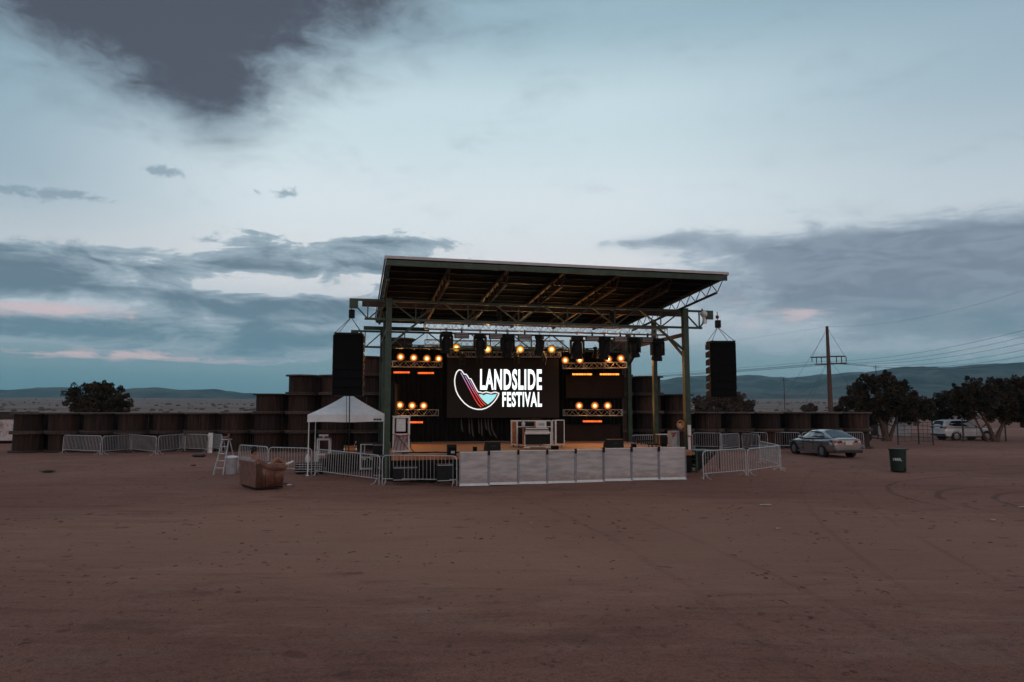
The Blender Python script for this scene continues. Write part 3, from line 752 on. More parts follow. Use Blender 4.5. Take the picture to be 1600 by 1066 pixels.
def par_lamp(label,loc,kind,col,power,group,rz=0):
    r=thing('par_lamp',label,'stage lamp',loc,rz,group)
    m=MB(); Mx=Matrix.Rotation(PI/2,4,'X')
    m.lathe([(.07,-.28),(.15,-.16),(.185,-.03),(.20,.0),(.20,.035),(.185,.036),(.183,.004),(.182,-.01)],16,Mx); m.build('can',M['black'],r,smooth=False)
    l=MB(); l.add([(0,0,0)]+[(LR*math.cos(2*PI*i/24),0,LR*math.sin(2*PI*i/24)) for i in range(24)],[(0,1+i,1+(i+1)%24) for i in range(24)])
    l.build('lens',LM[kind],r,loc=(0,-.012,0))
    r.scale=(1.12,1.12,1.12)
    y=MB(); y.path([(-.22,.06,0),(-.22,.06,-.2),(.22,.06,-.2),(.22,.06,0)],.014); y.build('yoke',M['black'],r)
    if power:
        li=bpy.data.lights.new('lamp_light','SPOT'); li.energy=power*3.0; li.color=col; li.shadow_soft_size=.12; li.spot_size=R(150); li.spot_blend=.6
        o=bpy.data.objects.new('lamp_light',li); COL.objects.link(o); o.parent=r; o.location=(0,-.08,0); o.rotation_euler=(R(-60 if kind=='yellow' else -78),0,0)
    if power:
        li=bpy.data.lights.new('lamp_spill','POINT'); li.energy=power*.36; li.color=col; li.shadow_soft_size=.16
        o=bpy.data.objects.new('lamp_spill',li); COL.objects.link(o); o.parent=r; o.location=(0,-.32,.02)
    return r
AMB=(1.0,.42,.12); YEL=(1.0,.55,.16)
names4=['leftmost','second from the left','third from the left','rightmost']
for i,(px,py) in enumerate(((713,543.5),(762,546),(813,546),(862,546))):
    par_lamp(f'yellow par lamp above the led screen, {names4[i]} of four',at(px,py,34.0+.12*i),'yellow',YEL,24,'yellow par lamps above the screen')
for i,(px,py) in enumerate(((626,558),(646.5,559.3),(667,560.5),(685.5,560.8))):
    par_lamp(f'orange par lamp left of the screen, upper row, {names4[i]} of four',at(px,py,34.2+.35*i),'amber',AMB,9 if i%2==0 else 4,'orange par lamps left of the screen')
for i,(px,py) in enumerate(((625,633.2),(644,634),(662,634.2))):
    par_lamp(f"orange par lamp left of the screen, lower row, {['leftmost','middle one','rightmost'][i]} of three",at(px,py,34.2+.35*i),'amber',AMB,7,'orange par lamps left of the screen')
for i,(px,py) in enumerate(((883.3,563.2),(906,562.8),(950.5,561.5),(970,560.2))):
    par_lamp(f'amber par lamp right of the screen, upper row, {names4[i]} of four',at(px,py,35.8-.25*i),'amber',AMB,14,'amber par lamps right of the screen')
for i,(px,py) in enumerate(((905,634.2),(929.5,634.2),(949.5,634.2))):
    par_lamp(f"amber par lamp right of the screen, lower row, {['leftmost','middle one','rightmost'][i]} of three",at(px,py,35.6-.3*i),'amber',AMB,10,'amber par lamps right of the screen')
def batten_mat(name,c,s):
    m=bpy.data.materials.new(name); m.use_nodes=True; nt=m.node_tree; NT[0]=nt; b=nt.nodes['Principled BSDF']
    t=nt.nodes.new('ShaderNodeTexCoord'); sp=nt.nodes.new('ShaderNodeSeparateXYZ'); nt.links.new(t.outputs['Object'],sp.inputs[0])
    x=E(sp.outputs[0]); k=mth('MULTIPLY',mth('SINE',x*(2*PI/.085)),.35)+.75
    v=sstep(noise(comb(x*1.0,0,0),2.2,2,.5),.3,.6)+.45
    e=k*v*s
    nt.links.new(e.k,b.inputs['Emission Strength']); b.inputs['Emission Color'].default_value=(*c,1); b.inputs['Base Color'].default_value=(.03,.01,.005,1)
    return m
BM={'o':batten_mat('orange_led_strip',(1,.13,.018),1.7),'y':batten_mat('amber_led_strip',(1,.30,.03),2.4)}
def batten(label,px0,px1,py,Y,k,power):
    a=at(px0,py,Y); b=at(px1,py,Y); w=b.x-a.x; c=(a+b)/2
    r=thing('led_batten',label,'stage light bar',c,0,'glowing led light bars beside the screen')
    m=MB(); m.box((0,.07,0),(w+.06,.12,.17)); m.build('housing',M['black'],r)
    m=MB(); m.box((0,0.0,0),(w,.016,.085)); m.build('led_strip',BM[k],r)
    for s in (-1,1):
        m=MB(); m.bar((s*w*.3,.07,.08),(s*w*.3,.07,.30),.03); m.build('clamp',M['black'],r)
    li=bpy.data.lights.new('bar_light','AREA'); li.shape='RECTANGLE'; li.size=w; li.size_y=.06; li.energy=power; li.color=(1,.30,.06) if k=='o' else (1,.42,.1)
    o=bpy.data.objects.new('bar_light',li); COL.objects.link(o); o.parent=r; o.location=(0,-.05,0); o.rotation_euler=(-PI/2,0,0)
batten('orange light bar left of the screen beside the green post',615,640,582,34.4,'o',3)
batten('orange light bar left of the screen, nearer the screen',653,678,583,35.0,'o',3)
batten('low orange light bar behind the white rack at stage left',637,660.5,660,34.6,'o',3)
batten('amber light bar right of the screen, nearer the screen',894.5,925,585,35.9,'y',6)
batten('amber light bar right of the screen beside the rear post',937.5,967.5,585,35.4,'y',6)
batten('low amber light bar right of the screen near the floor',911,940.5,658.5,35.5,'o',3)

# moving heads hung from the front truss
def make_mover():
    r=thing('moving_head','x','moving light')
    m=MB(); m.box((0,0,-.09),(.34,.24,.14)); m.build('base',M['black'],r,bevel=.015)
    m=MB()
    for s in (-1,1): m.box((s*.19,0,-.34),(.05,.15,.42))
    m.box((0,0,-.17),(.40,.16,.05)); m.build('yoke',M['black'],r,bevel=.012)
    m=MB(); Mx=Matrix.Translation((0,0,-.44))@Matrix.Rotation(R(12),4,'X')
    m.lathe([(.09,.26),(.14,.20),(.155,.02),(.14,-.14),(.165,-.18),(.165,-.27),(.13,-.275),(.12,-.25)],14,Mx); m.build('head',M['black'],r,smooth=False)
    m=MB(); m.lathe([(.115,-.255),(.10,-.258)],14,Mx); m.build('lens',M['glass'],r)
    m=MB(); m.bar((0,0,-.03),(0,0,.12),.06,.03); m.build('clamp',M['alu'],r)
    return r
mv=make_mover()
mvp=[(697,6.02),(750,5.98),(793,5.98),(843,5.98),(902,5.97),(945,5.97),(992,5.97),(1028,5.95)]
mvl=['black moving light under the long truss, above the screen top left corner','black moving light under the long truss, between the first two yellow lamps','black moving light under the long truss, between the middle two yellow lamps','black moving light under the long truss, between the last two yellow lamps','black moving light under the long truss, above the right upper lamps near the screen','black moving light under the long truss, above the gap in the right lamps','black moving light against the sky beside the rear right post','black moving light against the sky in front of the middle right post']
for i,((px,z),lab) in enumerate(zip(mvp,mvl)):
    # solve x on the truss line for that column
    x=1.5+(px-665)/(1045-665)*11.0
    for _ in range(12):
        p=S(x,1.15); x+=(px-(800+F*p.x/p.y))*.02
    loc=S(x,1.15,z-.06)
    if i==0: mv.location=loc; mv.rotation_euler=(0,0,SA+R(10)); mv['label']=lab; mv['group']='moving heads under the long truss'; o=mv
    else: o=dup(mv,loc,SA+R([0,-30,25,60,-10,40,-50,5][i]),lab,'moving heads under the long truss')
    o.scale=(1.5,1.5,1.45) if i in (2,4,5,7) else (1.3,1.3,1.3)
def make_strobe():
    r=thing('strobe_panel','x','strobe light')
    m=MB(); m.box((0,0,-.16),(.62,.14,.24)); m.build('housing',M['black'],r,bevel=.012)
    m=MB()
    for k in range(3): m.box((0,-.075,-.23+.07*k),(.56,.012,.045))
    m.build('lamp_tubes',M['greyp'],r)
    m=MB(); m.bar((0,0,-.05),(0,0,.14),.07,.04); m.build('clamp',M['black'],r)
    return r
sb=make_strobe()
for i,(px,lab) in enumerate(((721,'grey strobe panel under the long truss, left end'),(775,'grey strobe panel under the long truss, second from the left'),(820,'grey strobe panel under the long truss, third from the left'),(926,'grey strobe panel under the long truss, above the right upper lamps'),(970,'grey strobe panel under the long truss, beside the rear right post'),(1013,'grey strobe panel against the sky, right end of the truss'))):
    x=1.5+(px-665)/(1045-665)*11.0
    for _ in range(12):
        p=S(x,1.15); x+=(px-(800+F*p.x/p.y))*.02
    loc=S(x,1.15,5.95)
    if i==0: sb.location=loc; sb.rotation_euler=(0,0,SA); sb['label']=lab; sb['group']='strobe panels under the long truss'
    else: dup(sb,loc,SA,lab,'strobe panels under the long truss')
# small moving lights over the screen
for i,(px,py,lab) in enumerate(((722,566,'small dark moving light at the screen top left corner'),(750,566,'small dark moving light over the screen logo'),(808,565,'small dark moving light above the screen lettering'),(850,566,'small dark moving light at the screen top right corner'),(930,556,'small dark moving light between the right upper lamps'))):
    o=dup(mv,at(px,py-14,34.2),R(20*i),lab,'small moving heads around the screen'); o.scale=(.8,.8,.8)

# chain hoists
def hoist(label,loc,length):
    r=thing('chain_hoist',label,'hoist',loc,SA,'chain hoists under the roof')
    m=MB(); m.box((0,0,0),(.20,.16,.30)); m.build('motor',M['black'],r,bevel=.02)
    m=MB(); m.tube((0,0,.15),(0,0,length),.014,n=5); m.tube((.03,0,-.15),(.03,0,-.55),.012,n=5); m.build('chain',M['black'],r)
    m=MB(); m.lathe([(.05,-.34),(.10,-.30),(.11,-.14),(.08,-.13)],10); m.build('chain_bag',M['black'],r)
    m=MB(); m.sphere((0,-.02,.32),.085,8,6); m.build('hook',mat('yellow_hook',(.42,.34,.12),.5),r)
for (px,lab,y,z) in ((660,'chain hoist at the left end of the long truss',1.15,6.62),(780,'chain hoist over the middle of the long truss',.9,6.75),(957,'chain hoist over the right part of the long truss',.9,6.78)):
    x=2+(px-665)/(1045-665)*11.0
    for _ in range(12):
        p=S(x,y); x+=(px-(800+F*p.x/p.y))*.02
    hoist(lab,S(x,y,z),roofz(y)-.75-z)

# brown scrims and hanging cables behind the lamps
def scrim(label,px0,px1,py0,py1,Y):
    a=at(px0,py0,Y); b=at(px1,py1,Y); r=thing('scrim_panel',label,'cloth panel',(a.x,Y,0),0,'brown cloth panels beside the screen')
    m=MB(); w=b.x-a.x; n=24; vs=[];
    for i in range(n+1): vs += [(w*i/n,.02*math.sin(i*.9),b.z),(w*i/n,.02*math.sin(i*.9),a.z)]
    m.add(vs,[(2*i,2*i+2,2*i+3,2*i+1) for i in range(n)]); m.build('cloth',M['scrim'],r,smooth=True)
    m=MB(); m.tube((-.05,0,a.z),(w+.05,0,a.z),.03); m.tube((-.05,0,b.z),(w+.05,0,b.z),.03); m.build('batten_pipe',M['black'],r)
scrim('brown cloth panel behind the left upper light bars',614,688,588,622,36.0)
scrim('brown cloth panel behind the right upper light bars',884,976,586,622,36.6)
scrim('dark brown cloth panel on the floor below the right lamps',884,970,664,690,36.9)
r=thing('cable_bundle','pale cables looping down below the led screen','cables',at(755,654,35.9),0)
rc=random.Random(4)
for k,(x0,x1,l) in enumerate(((-1.15,-1.05,.7),(-.75,-.70,.8),(-.6,-.5,.95),(-.25,-.2,.8),(-.1,-.05,.9),(.25,.42,.9),(.42,.72,1.0),(.1,.2,.6))):
    m=MB(); m.path([(x0,0,0),(x0+.02,.02,-l*.5),(x0+(x1-x0)*.6,.02,-l*.85),(x1,0,-l)],[.02,.04,.045,.02],6); m.build('cable',mat('grey_cable',(.10,.09,.085),.7),r)
# ------------------------------------------------------------------ line arrays
def line_array(label,px,Y,ztop,rz,hook,side):
    c=at(px,600,Y); r=thing('line_array',label,'loudspeaker stack',(c.x,Y,ztop),rz)
    ch=.345; n=7; z=0.0; y=0.0; tilt=0
    for k in range(n):
        tilt=R(-1.0+k*1.3)
        cb=thing_part('cabinet',r)
        Mx=Matrix.Translation((0,y,z-ch/2))@Matrix.Rotation(-tilt,4,'X')
        m=MB(); w=.585
        # trapezoid side: taller at the front
        hf=ch/2+.003; hb=ch/2-.060
        vs=[(-w,-.05,-hf),(w,-.05,-hf),(w,-.05,hf),(-w,-.05,hf),(-w,.56,-hb),(w,.56,-hb),(w,.56,hb),(-w,.56,hb)]
        m.add(vs,[(0,1,2,3),(4,7,6,5),(0,4,5,1),(3,2,6,7),(0,3,7,4),(1,5,6,2)],Mx)
        o=m.build('cabinet',M['black'],r); bpy.data.objects.remove(cb)
        g=MB(); g.box((0,-.062,0),(2*w-.03,.02,2*hf-.004),M=Mx); g.build('grille',M['grille'],o)
        h=MB()
        for s in (-1,1): h.box((s*(w+.012),.30,0),(.02,.22,.05),M=Mx); h.box((s*(w+.008),-.0,0),(.016,.05,ch-.03),M=Mx)
        h.build('rigging_plate',M['rust'],o)
        z-=ch*math.cos(tilt); y+=ch*math.sin(tilt)*.5
    m=MB()
    for s in (-1,1): m.box((s*.50,.22,.04),(.06,.80,.09))
    for yy in (-.12,.25,.56): m.box((0,yy,.04),(.98,.05,.07))
    m.build('bumper_frame',M['black'],r)
    top=Vector((hook,.2,.72))
    m=MB()
    for sx in (-.5,.5):
        for sy in (-.1,.52): m.tube((sx,sy,.08),top,.012,n=5)
    m.build('bridle',M['rust'],r)
    m=MB(); m.box((top.x+.02,.2,.86),(.22,.20,.34)); m.tube(top+Vector((0,0,.3)),(top.x,.2,1.42),.022,n=5); m.build('hoist_motor',M['black'],r,bevel=.02)
    m=MB(); m.sphere((top.x,.2,1.18),.085,8,6); m.build('hook_block',M['red'],r)
    # cables dropping to the ground
    m=MB(); gzv=-ztop
    m.path([(side*.1,.35,z),(side*.12,.36,z*.5+gzv*.5),(side*.10,.33,gzv+.02)],.022,5)
    m.path([(side*.1-.12,.35,z),(side*.1-.10,.40,z*.5+gzv*.5),(side*.1-.18,.30,gzv+.02)],.012,5)
    m.build('speaker_cable',M['black'],r)
    return r
def thing_part(n,p):
    o=bpy.data.objects.new(n,None); COL.objects.link(o); return o
line_array('black line array hanging at the left end of the main truss',543,26.9,5.62,R(6),.06,.5)
line_array('black line array hanging at the right end of the main truss',1130.5,30.3,5.62,R(4),-.12,-1.5)

# white lamp head on the right truss end
r=thing('flood_lamp_head','white unlit lamp head clamped near the right end of the main truss','lamp',S(13.75,0,6.85),SA)
m=MB(); m.lathe([(.05,-.1),(.14,-.06),(.16,.08),(.10,.16),(.05,.18)],12,Matrix.Rotation(R(50),4,'Y')); m.build('shade',M['white'],r,smooth=True)
m=MB(); m.tube((0,0,.0),(.05,0,-.28),.07); m.box((.06,0,-.32),(.16,.14,.14)); m.build('body',M['white'],r)
m=MB(); m.bar((0,.05,.1),(0,.1,.28),.05); m.build('bracket',M['black'],r)

# ------------------------------------------------------------------ things on the stage
def deckpt(px,py): # point on the stage floor
    d=ray(px,py); t=(.952-CAMZ)/d.z; return Vector((d.x*t,d.y*t,.952))
def wedge(label,px,py,w,rz=0,sc=1):
    r=thing('floor_monitor',label,'monitor speaker',deckpt(px,py),SA+rz,'floor monitors on the stage')
    m=MB(); m.prism([(0,0),(.55,0),(.50,.16),(.20,.40),(0,.36)],w,Matrix.Rotation(PI/2,4,'Z')@Matrix.Translation((0,-w/2,0))); m.build('cabinet',M['black'],r,bevel=.01)
    m=MB(); Mx=Matrix.Translation((0,.37,.295))@Matrix.Rotation(R(-51),4,'X'); m.box((0,0,0),(w-.06,.34,.015),M=Mx); m.build('grille',M['grille'],r)
    m=MB(); m.box((0,-.006,.2),(.16,.012,.05)); m.build('handle',M['plastic'],r)
    r.scale=(sc,sc,sc)
wedge('black wedge monitor lying left of the mixing desk',771,704.5,.62)
wedge('large black wedge monitor right of the mixing desk',962,700,.78)
def smallbox(name,label,cat,px,py,w,d,h,material,detail=True,base=None,rz=0):
    r=thing(name,label,cat,base if base is not None else deckpt(px,py),SA+rz)
    m=MB(); m.box((0,d/2,h/2),(w,d,h)); m.build('cabinet',material,r,bevel=.012)
    m=MB(); m.box((0,-.006,h*.45),(w*.8,.012,h*.62)); m.build('grille',M['grille'],r)
    return r
s=smallbox('fill_speaker','small black speaker with a grey badge at the stage lip, left','speaker',706.5,712.5,.34,.30,.42,M['black'])
m=MB(); m.box((.02,-.016,.14),(.14,.01,.09)); m.build('badge',M['greyp'],s)
smallbox('stage_box','small black connection box near the lip left of centre','stage box',742.5,705,.17,.15,.18,M['black'])
smallbox('stage_box','black flat box beside the foot of the mixing desk','stage box',868,702.5,.30,.22,.16,M['black'])
smallbox('stage_box','small black box right of the large wedge','stage box',991.5,700.5,.20,.18,.20,M['black'])
def lowtable(label,px,py,w,d,h):
    r=thing('low_riser',label,'platform',deckpt(px,py),SA)
    m=MB(); m.box((0,d/2,h-.03),(w,d,.06)); m.build('top',M['black'],r)
    for sx in (-1,1):
        for sy in (.05,d-.05):
            m=MB(); m.bar((sx*(w/2-.05),sy,0),(sx*(w/2-.05),sy,h-.06),.04); m.build('leg',M['black'],r)
lowtable('low black riser against the middle right post',1012,694.5,.75,.5,.20)
lowtable('low black riser near the stage lip by the right posts',1028,699,.62,.45,.16)

# mixing desk: road-case desk frames
b=deckpt(841,698.2); r=thing('mixing_desk_frame','wide pale metal desk frame with an orange lit end panel, centre stage','desk frame',b,R(3))
kx=b.y/F
X=lambda px:(px-841)*kx
h=1.18
def fr(m,x0,x1,z0,z1,y,t=.04):
    m.bar((x0,y,z0),(x0,y,z1),t); m.bar((x1,y,z0),(x1,y,z1),t); m.bar((x0-.02,y,z0),(x1+.02,y,z0),t); m.bar((x0-.02,y,z1),(x1+.02,y,z1),t)
m=MB(); fr(m,X(799.8),X(807.8),.12,h,0); fr(m,X(799.8),X(807.8),.12,h,.55); m.build('end_frame',M['alu'],r)
m=MB(); m.box((X(803.8),.28,.65),(X(807.8)-X(799.8)-.05,.5,1.0)); m.build('end_panel',M['orange'],r)  # end panel coloured orange for the lamp light on it
m=MB(); fr(m,X(808.8),X(861.5),.10,h,.02); m.bar((X(808.8),.02,h-.27),(X(861.5),.02,h-.27),.035); m.bar((X(808.8),.55,h),(X(861.5),.55,h),.04); m.build('front_frame',M['alu'],r)
m=MB(); m.box((X(835),.30,.62),(X(861)-X(809)-.06,.4,1.0)); m.build('inner_panel',M['black'],r)
m=MB(); fr(m,X(863.5),X(867.5),.08,h+.02,0,.035); fr(m,X(868.8),X(881.5),.10,h+.03,.0); m.build('side_frame',M['alu'],r)
m=MB(); m.box((X(875),.03,.64),(X(881)-X(869.5)-.02,.03,.98)); m.build('side_panel',M['scrim'],r)
for px in (803,811,845,866,878):
    m=MB(); m.tube((X(px)-.02,.1,.055),(X(px)+.02,.1,.055),.055,n=10); m.box((X(px),.1,.10),(.07,.07,.03)); m.build('castor',M['black'],r)
m=MB()
for k in range(9): m.path([(X(816+k*3.4),.3,h+.02),(X(816.6+k*3.4),.28,h+.10),(X(818+k*3.4),.3,h+.06)],.012,5)
m.tube((X(815),.3,h+.06),(X(846),.3,h+.10),.012); m.build('cable_loom',M['rust'],r)
# drawer cart in front
b2=deckpt(839,700.5); r2=thing('rolling_rack','pale slatted equipment rack with black front before the desk frame','equipment rack',b2,R(3)); k2=b2.y/F
X=lambda px:(px-839)*k2
m=MB(); m.box((0,.3,.44),(X(858)-X(821),.5,.54)); m.build('case',M['black'],r2,bevel=.01)
for z in (.66,.76,.86):
    m=MB(); m.box((0,.04-(.86-z)*.5,z),(X(857)-X(822)+(.86-z)*.5,.28,.045)); m.build('slat',M['alu'],r2)
m=MB(); m.box((X(818.6),.3,.5),(.05,.5,.72)); m.build('side_panel',M['orange'],r2)
m=MB(); fr(m,X(820.2),X(860.3),.06,.70,.0,.035); m.build('front_frame',M['alu'],r2)
m=MB(); m.box((0,-.06,.67),(X(858)-X(822),.03,.12)); m.build('drawer_front',M['alu'],r2)
for px in (823,857):
    m=MB(); m.box((X(px),-.1,.03),(.30,.14,.035)); m.build('foot',M['alu'],r2)
r3=thing('white_case','white box with an orange lit end standing on the slatted rack','box',b2+Vector((X(845.5),.10,.895)),R(3))
m=MB(); m.box((0,.1,.15),(.48,.3,.30)); m.build('shell',M['white'],r3,bevel=.012)
m=MB(); m.box((-.262,.1,.15),(.04,.28,.28)); m.build('end_panel',M['orange'],r3)  # box end coloured orange for the lamp light falling there
m=MB(); m.box((.02,-.056,.15),(.26,.01,.10)); m.build('label_plate',M['greyp'],r3)
r3=thing('white_jug','small white jug on the rail of the desk frame','jug',b+Vector(((818-841)*kx,-.02,h-.27+.02)),0)
m=MB(); m.lathe([(.07,0),(.085,.03),(.085,.15),(.05,.20),(.04,.23)],10); m.build('body',M['white'],r3,smooth=True)
m=MB(); m.lathe([(.035,.23),(.035,.26)],8); m.build('cap',M['greyp'],r3)

# white power rack at stage left
b=deckpt(627,707.5); r=thing('power_rack','white upright power rack with red cables at the left front of stage','power rack',b,SA); kx=b.y/F
m=MB()
for x in (-.31,.31):
    for y in (0,.5): m.bar((x,y,0),(x,y,1.42),.045)
for z in (.06,.72,1.40):
    for y in (0,.5): m.bar((-.31,y,z),(.31,y,z),.04)
    for x in (-.31,.31): m.bar((x,0,z),(x,.5,z),.04)
m.build('frame',M['white'],r)
m=MB(); m.box((0,.25,1.445),(.70,.58,.03)); m.build('top',M['white'],r)
m=MB(); m.box((-.02,.20,1.10),(.36,.3,.52)); m.build('breaker_box',M['white'],r,bevel=.012)
m=MB(); m.box((-.02,.24,.40),(.46,.38,.66)); m.build('lower_panel',M['greyp'],r,bevel=.012)
m=MB()
for k,(x,z) in enumerate(((-.22,.72),(-.1,.70),(.05,.72),(.18,.70))): m.path([(x,-.02,z),(x+.05,-.1,z-.08),(x-.04,-.08,z-.25),(x-.1,-.05,.1)],.016,5)
m.path([(-.36,-.02,.74),(0,-.08,.66),(.3,-.02,.72)],.02,5); m.build('red_cables',M['red'],r)
m=MB(); m.path([(-.15,-.06,.66),(.05,-.09,.4),(.28,-.06,.12)],.014,5); m.path([(.33,-.03,.7),(.36,-.1,.2),(.5,-.2,.02),(1.1,-.1,.02)],.018,5); m.build('black_cables',M['black'],r)
r=thing('cable_run','black cable lying along the left stage lip','cable',deckpt(664,709),SA)
m=MB(); m.path([(-.9,0,.03),(-.5,.06,.05),(-.1,-.03,.04),(.4,.03,.05),(.9,0,.03),(1.4,.02,.03)],.03,6); m.build('cable',M['black'],r)

# stage right cluster
b=deckpt(1056,701); r=thing('grey_cabinet','tall grey electrical cabinet with red plugs at the right of stage','cabinet',b,SA)
m=MB(); m.box((0,.2,.38),(.40,.36,.76)); m.build('shell',M['greyp'],r,bevel=.012)
m=MB(); m.box((.12,.015,.42),(.012,.02,.6)); m.build('door_edge',M['black'],r)
m=MB()
for x,z in ((-.15,.66),(-.08,.60),(-.02,.68),(-.12,.54)): m.tube((x,.04,z),(x,-.06,z),.035,n=8)
m.build('red_plugs',M['red'],r)
b=deckpt(1040,699); r=thing('small_table','small pale topped table beside the grey cabinet','table',b,SA)
m=MB(); m.box((0,.2,.57),(.62,.4,.03)); m.build('top',M['white'],r)
for sx in (-.28,.28):
    for y in (.03,.37):
        m=MB(); m.bar((sx,y,0),(sx,y,.555),.035); m.build('leg',M['orange'] if sx<0 else M['white'],r)  # left legs orange: stage light put into their colour
m=MB(); m.box((.05,.2,.3),(.42,.3,.36)); m.build('case_below',M['black'],r)
b=S(CW-.05,-.28,.95); r=thing('white_pipe','tall white plastic pipe standing at the front right post','pipe',b,SA)
m=MB(); m.tube((0,0,0),(0.0,.03,1.05),.075,n=10); m.build('tube',M['white'],r,smooth=False)
m=MB(); m.tube((0,0,.55),(0,0,.60),.082,n=10); m.tube((.03,-.07,.0),(.03,-.07,.55),.02,n=5); m.build('red_band',M['red'],r)
r=thing('cable_coil','amber coiled cable hung beside the front right post','cable coil',S(CW-.42,-.15,2.02),SA)
m=MB()
for k in range(4): m.path([((.12+.012*k)*math.cos(a),-.01*k,(.14+.012*k)*math.sin(a)) for a in [2*PI*i/14 for i in range(14)]],.022,5,True)
m.build('coil',M['drum'],r)
m=MB(); m.tube((0,0,.14),(.32,.12,.2),.01,n=5); m.build('strap',M['black'],r)
m=MB(); m.box((0,.02,-.02),(.14,.04,.14)); m.build('core',M['paper'],r)
# side landing with dark steps
r=sthing('stage_steps','dark green landing and steps at the right side of the stage','steps',13.05,-.55,0)
m=MB(); m.box((.35,.45,.90),(.95,1.0,.05)); m.build('landing',M['green'],r)
for k,(w,z) in enumerate(((.62,.68),(.42,.45),(.24,.22))):
    m=MB(); m.box((-.10+w/2,.45,z),(w,.95,.05)); m.box((-.1+w/2,.92,z-.1),(w,.03,.2)); m.box((-.10+w/2,.0,z+.10),(w,.03,.26)); m.build('tread',M['black'],r)
for x in (-.1,):
    for y in (0,.9):
        m=MB(); m.bar((x,y,0),(x,y,.88),.08); m.build('leg',M['green'],r)
m=MB(); m.bar((-.08,0,.10),(.78,0,.86),.05,.16); m.build('stringer',M['black'],r)

# ------------------------------------------------------------------ sheeted barrier in front of the stage
pA=gnd(717,760); pB=gnd(1072,748.5)
pA=pA+(pB-pA)*0; 
npan=8
def hash_(i): return math.sin(i*12.9)*1.0
for i in range(npan):
    a=pA+(pB-pA)*(i/npan); b=pA+(pB-pA)*((i+1)/npan); w=(b-a).length; rz=math.atan2((b-a).y,(b-a).x)
    zg=(a.z+b.z)/2
    lab=f"dusty pale sheeted stage barrier, {['leftmost','second','third','fourth','fifth','sixth','seventh','rightmost'][i]} of eight panels from the left"
    r=thing('stage_barrier',lab,'stage barrier',(a.x,a.y+.02*math.sin(i*5.1),zg+.012*math.sin(i*7.7)),rz+R(.8)*math.sin(i*3.3),'sheeted barriers along the stage front')
    H=1.235
    m=MB(); m.box((w/2,0,H/2+.03),(w-.09,.02,H-.10),ry=R(hash_(i)*.35)); m.build('sheet',M['sheet'],r)
    for j,x in enumerate((.018,w-.018)):
        m=MB(); m.box((x,.004,H/2),(.034,.06,H)); m.build('post',M['bpost'],r)
    m=MB(); m.box((w/2,.0,H-.012),(w-.07,.055,.03)); m.build('top_rail',M['white'],r); m=MB(); m.box((w/2,-.03,.015),(w-.01,.10,.025)); m.box((w/2,0,.055),(w-.07,.04,.07)); m.build('base_rail',M['white'],r)
    m=MB(); m.bar((.1,.05,H-.15),(.1,.95,.06),.04); m.bar((w-.1,.05,H-.15),(w-.1,.95,.06),.04); m.box((w/2,.55,.02),(w-.08,1.0,.03)); m.build('brace',M['galv'],r)
    if i>0:
        m=MB(); m.box((0,-.012,H-.06),(.075,.11,.18)); m.build('clamp',M['black'],r)
    else:
        m=MB(); m.box((w/2,-.013,.11),(w-.1,.012,.06)); m.build('kick_strip',M['greyp'],r)

# ------------------------------------------------------------------ steel crowd barriers
def barrier(label,a,b,hint=1.08):
    a=Vector(a); b=Vector(b); d=b-a; L=Vector((d.x,d.y,0)).length; rz=math.atan2(d.y,d.x)
    r=thing('crowd_barrier',label,'crowd barrier',(a.x,a.y,a.z),rz,'steel crowd control barriers')
    r.rotation_euler=(R(2.0)*math.sin(a.x*7.3),R(.5)*math.sin(a.x*3.1),rz)
    dz=d.z; H=hint; zb=.22; rr=.16
    def z(x): return dz*x/L
    m=MB(); pts=[(0.03,0,0.0+z(0)),(0.03,0,H-rr+z(0))]
    for k in range(1,5):
        t=PI/2*k/4; pts.append((.03+rr*(1-math.cos(t)),0,H-rr+rr*math.sin(t)+z(0)))
    for k in range(0,5):
        t=PI/2*k/4; pts.append((L-.03-rr+rr*math.sin(t),0,H-rr+rr*math.cos(t)+z(L)))
    pts += [(L-.03,0,z(L))]
    m.path(pts,.021,7); m.tube((.03,0,zb+z(0)),(L-.03,0,zb+z(L)),.019,n=7)
    m.build('frame',M['galv'],r)
    n=max(6,round(L/.145)); m=MB()
    for k in range(1,n):
        x=.03+(L-.06)*k/n
        e=0
        if x-.03<rr: e=rr-math.sqrt(max(0,rr*rr-(rr-(x-.03))**2))
        if L-.03-x<rr: e=rr-math.sqrt(max(0,rr*rr-(rr-(L-.03-x))**2))
        m.tube((x,0,zb+z(x)),(x,0,H-e+z(x)),.0085,n=5,cap=False)
    m.build('bars',M['galv'],r)
    for x in (.16,L-.16):
        m=MB(); m.path([(x,-.27,.012+z(x)),(x,-.10,.07+z(x)),(x,0,zb+z(x)),(x,.10,.07+z(x)),(x,.27,.012+z(x))],.016,5); m.build('foot',M['galv'],r)
    m=MB(); m.box((L-.03,-.01,.62+z(L)),(.05,.05,.06)); m.build('hook',M['galv'],r)
    return r
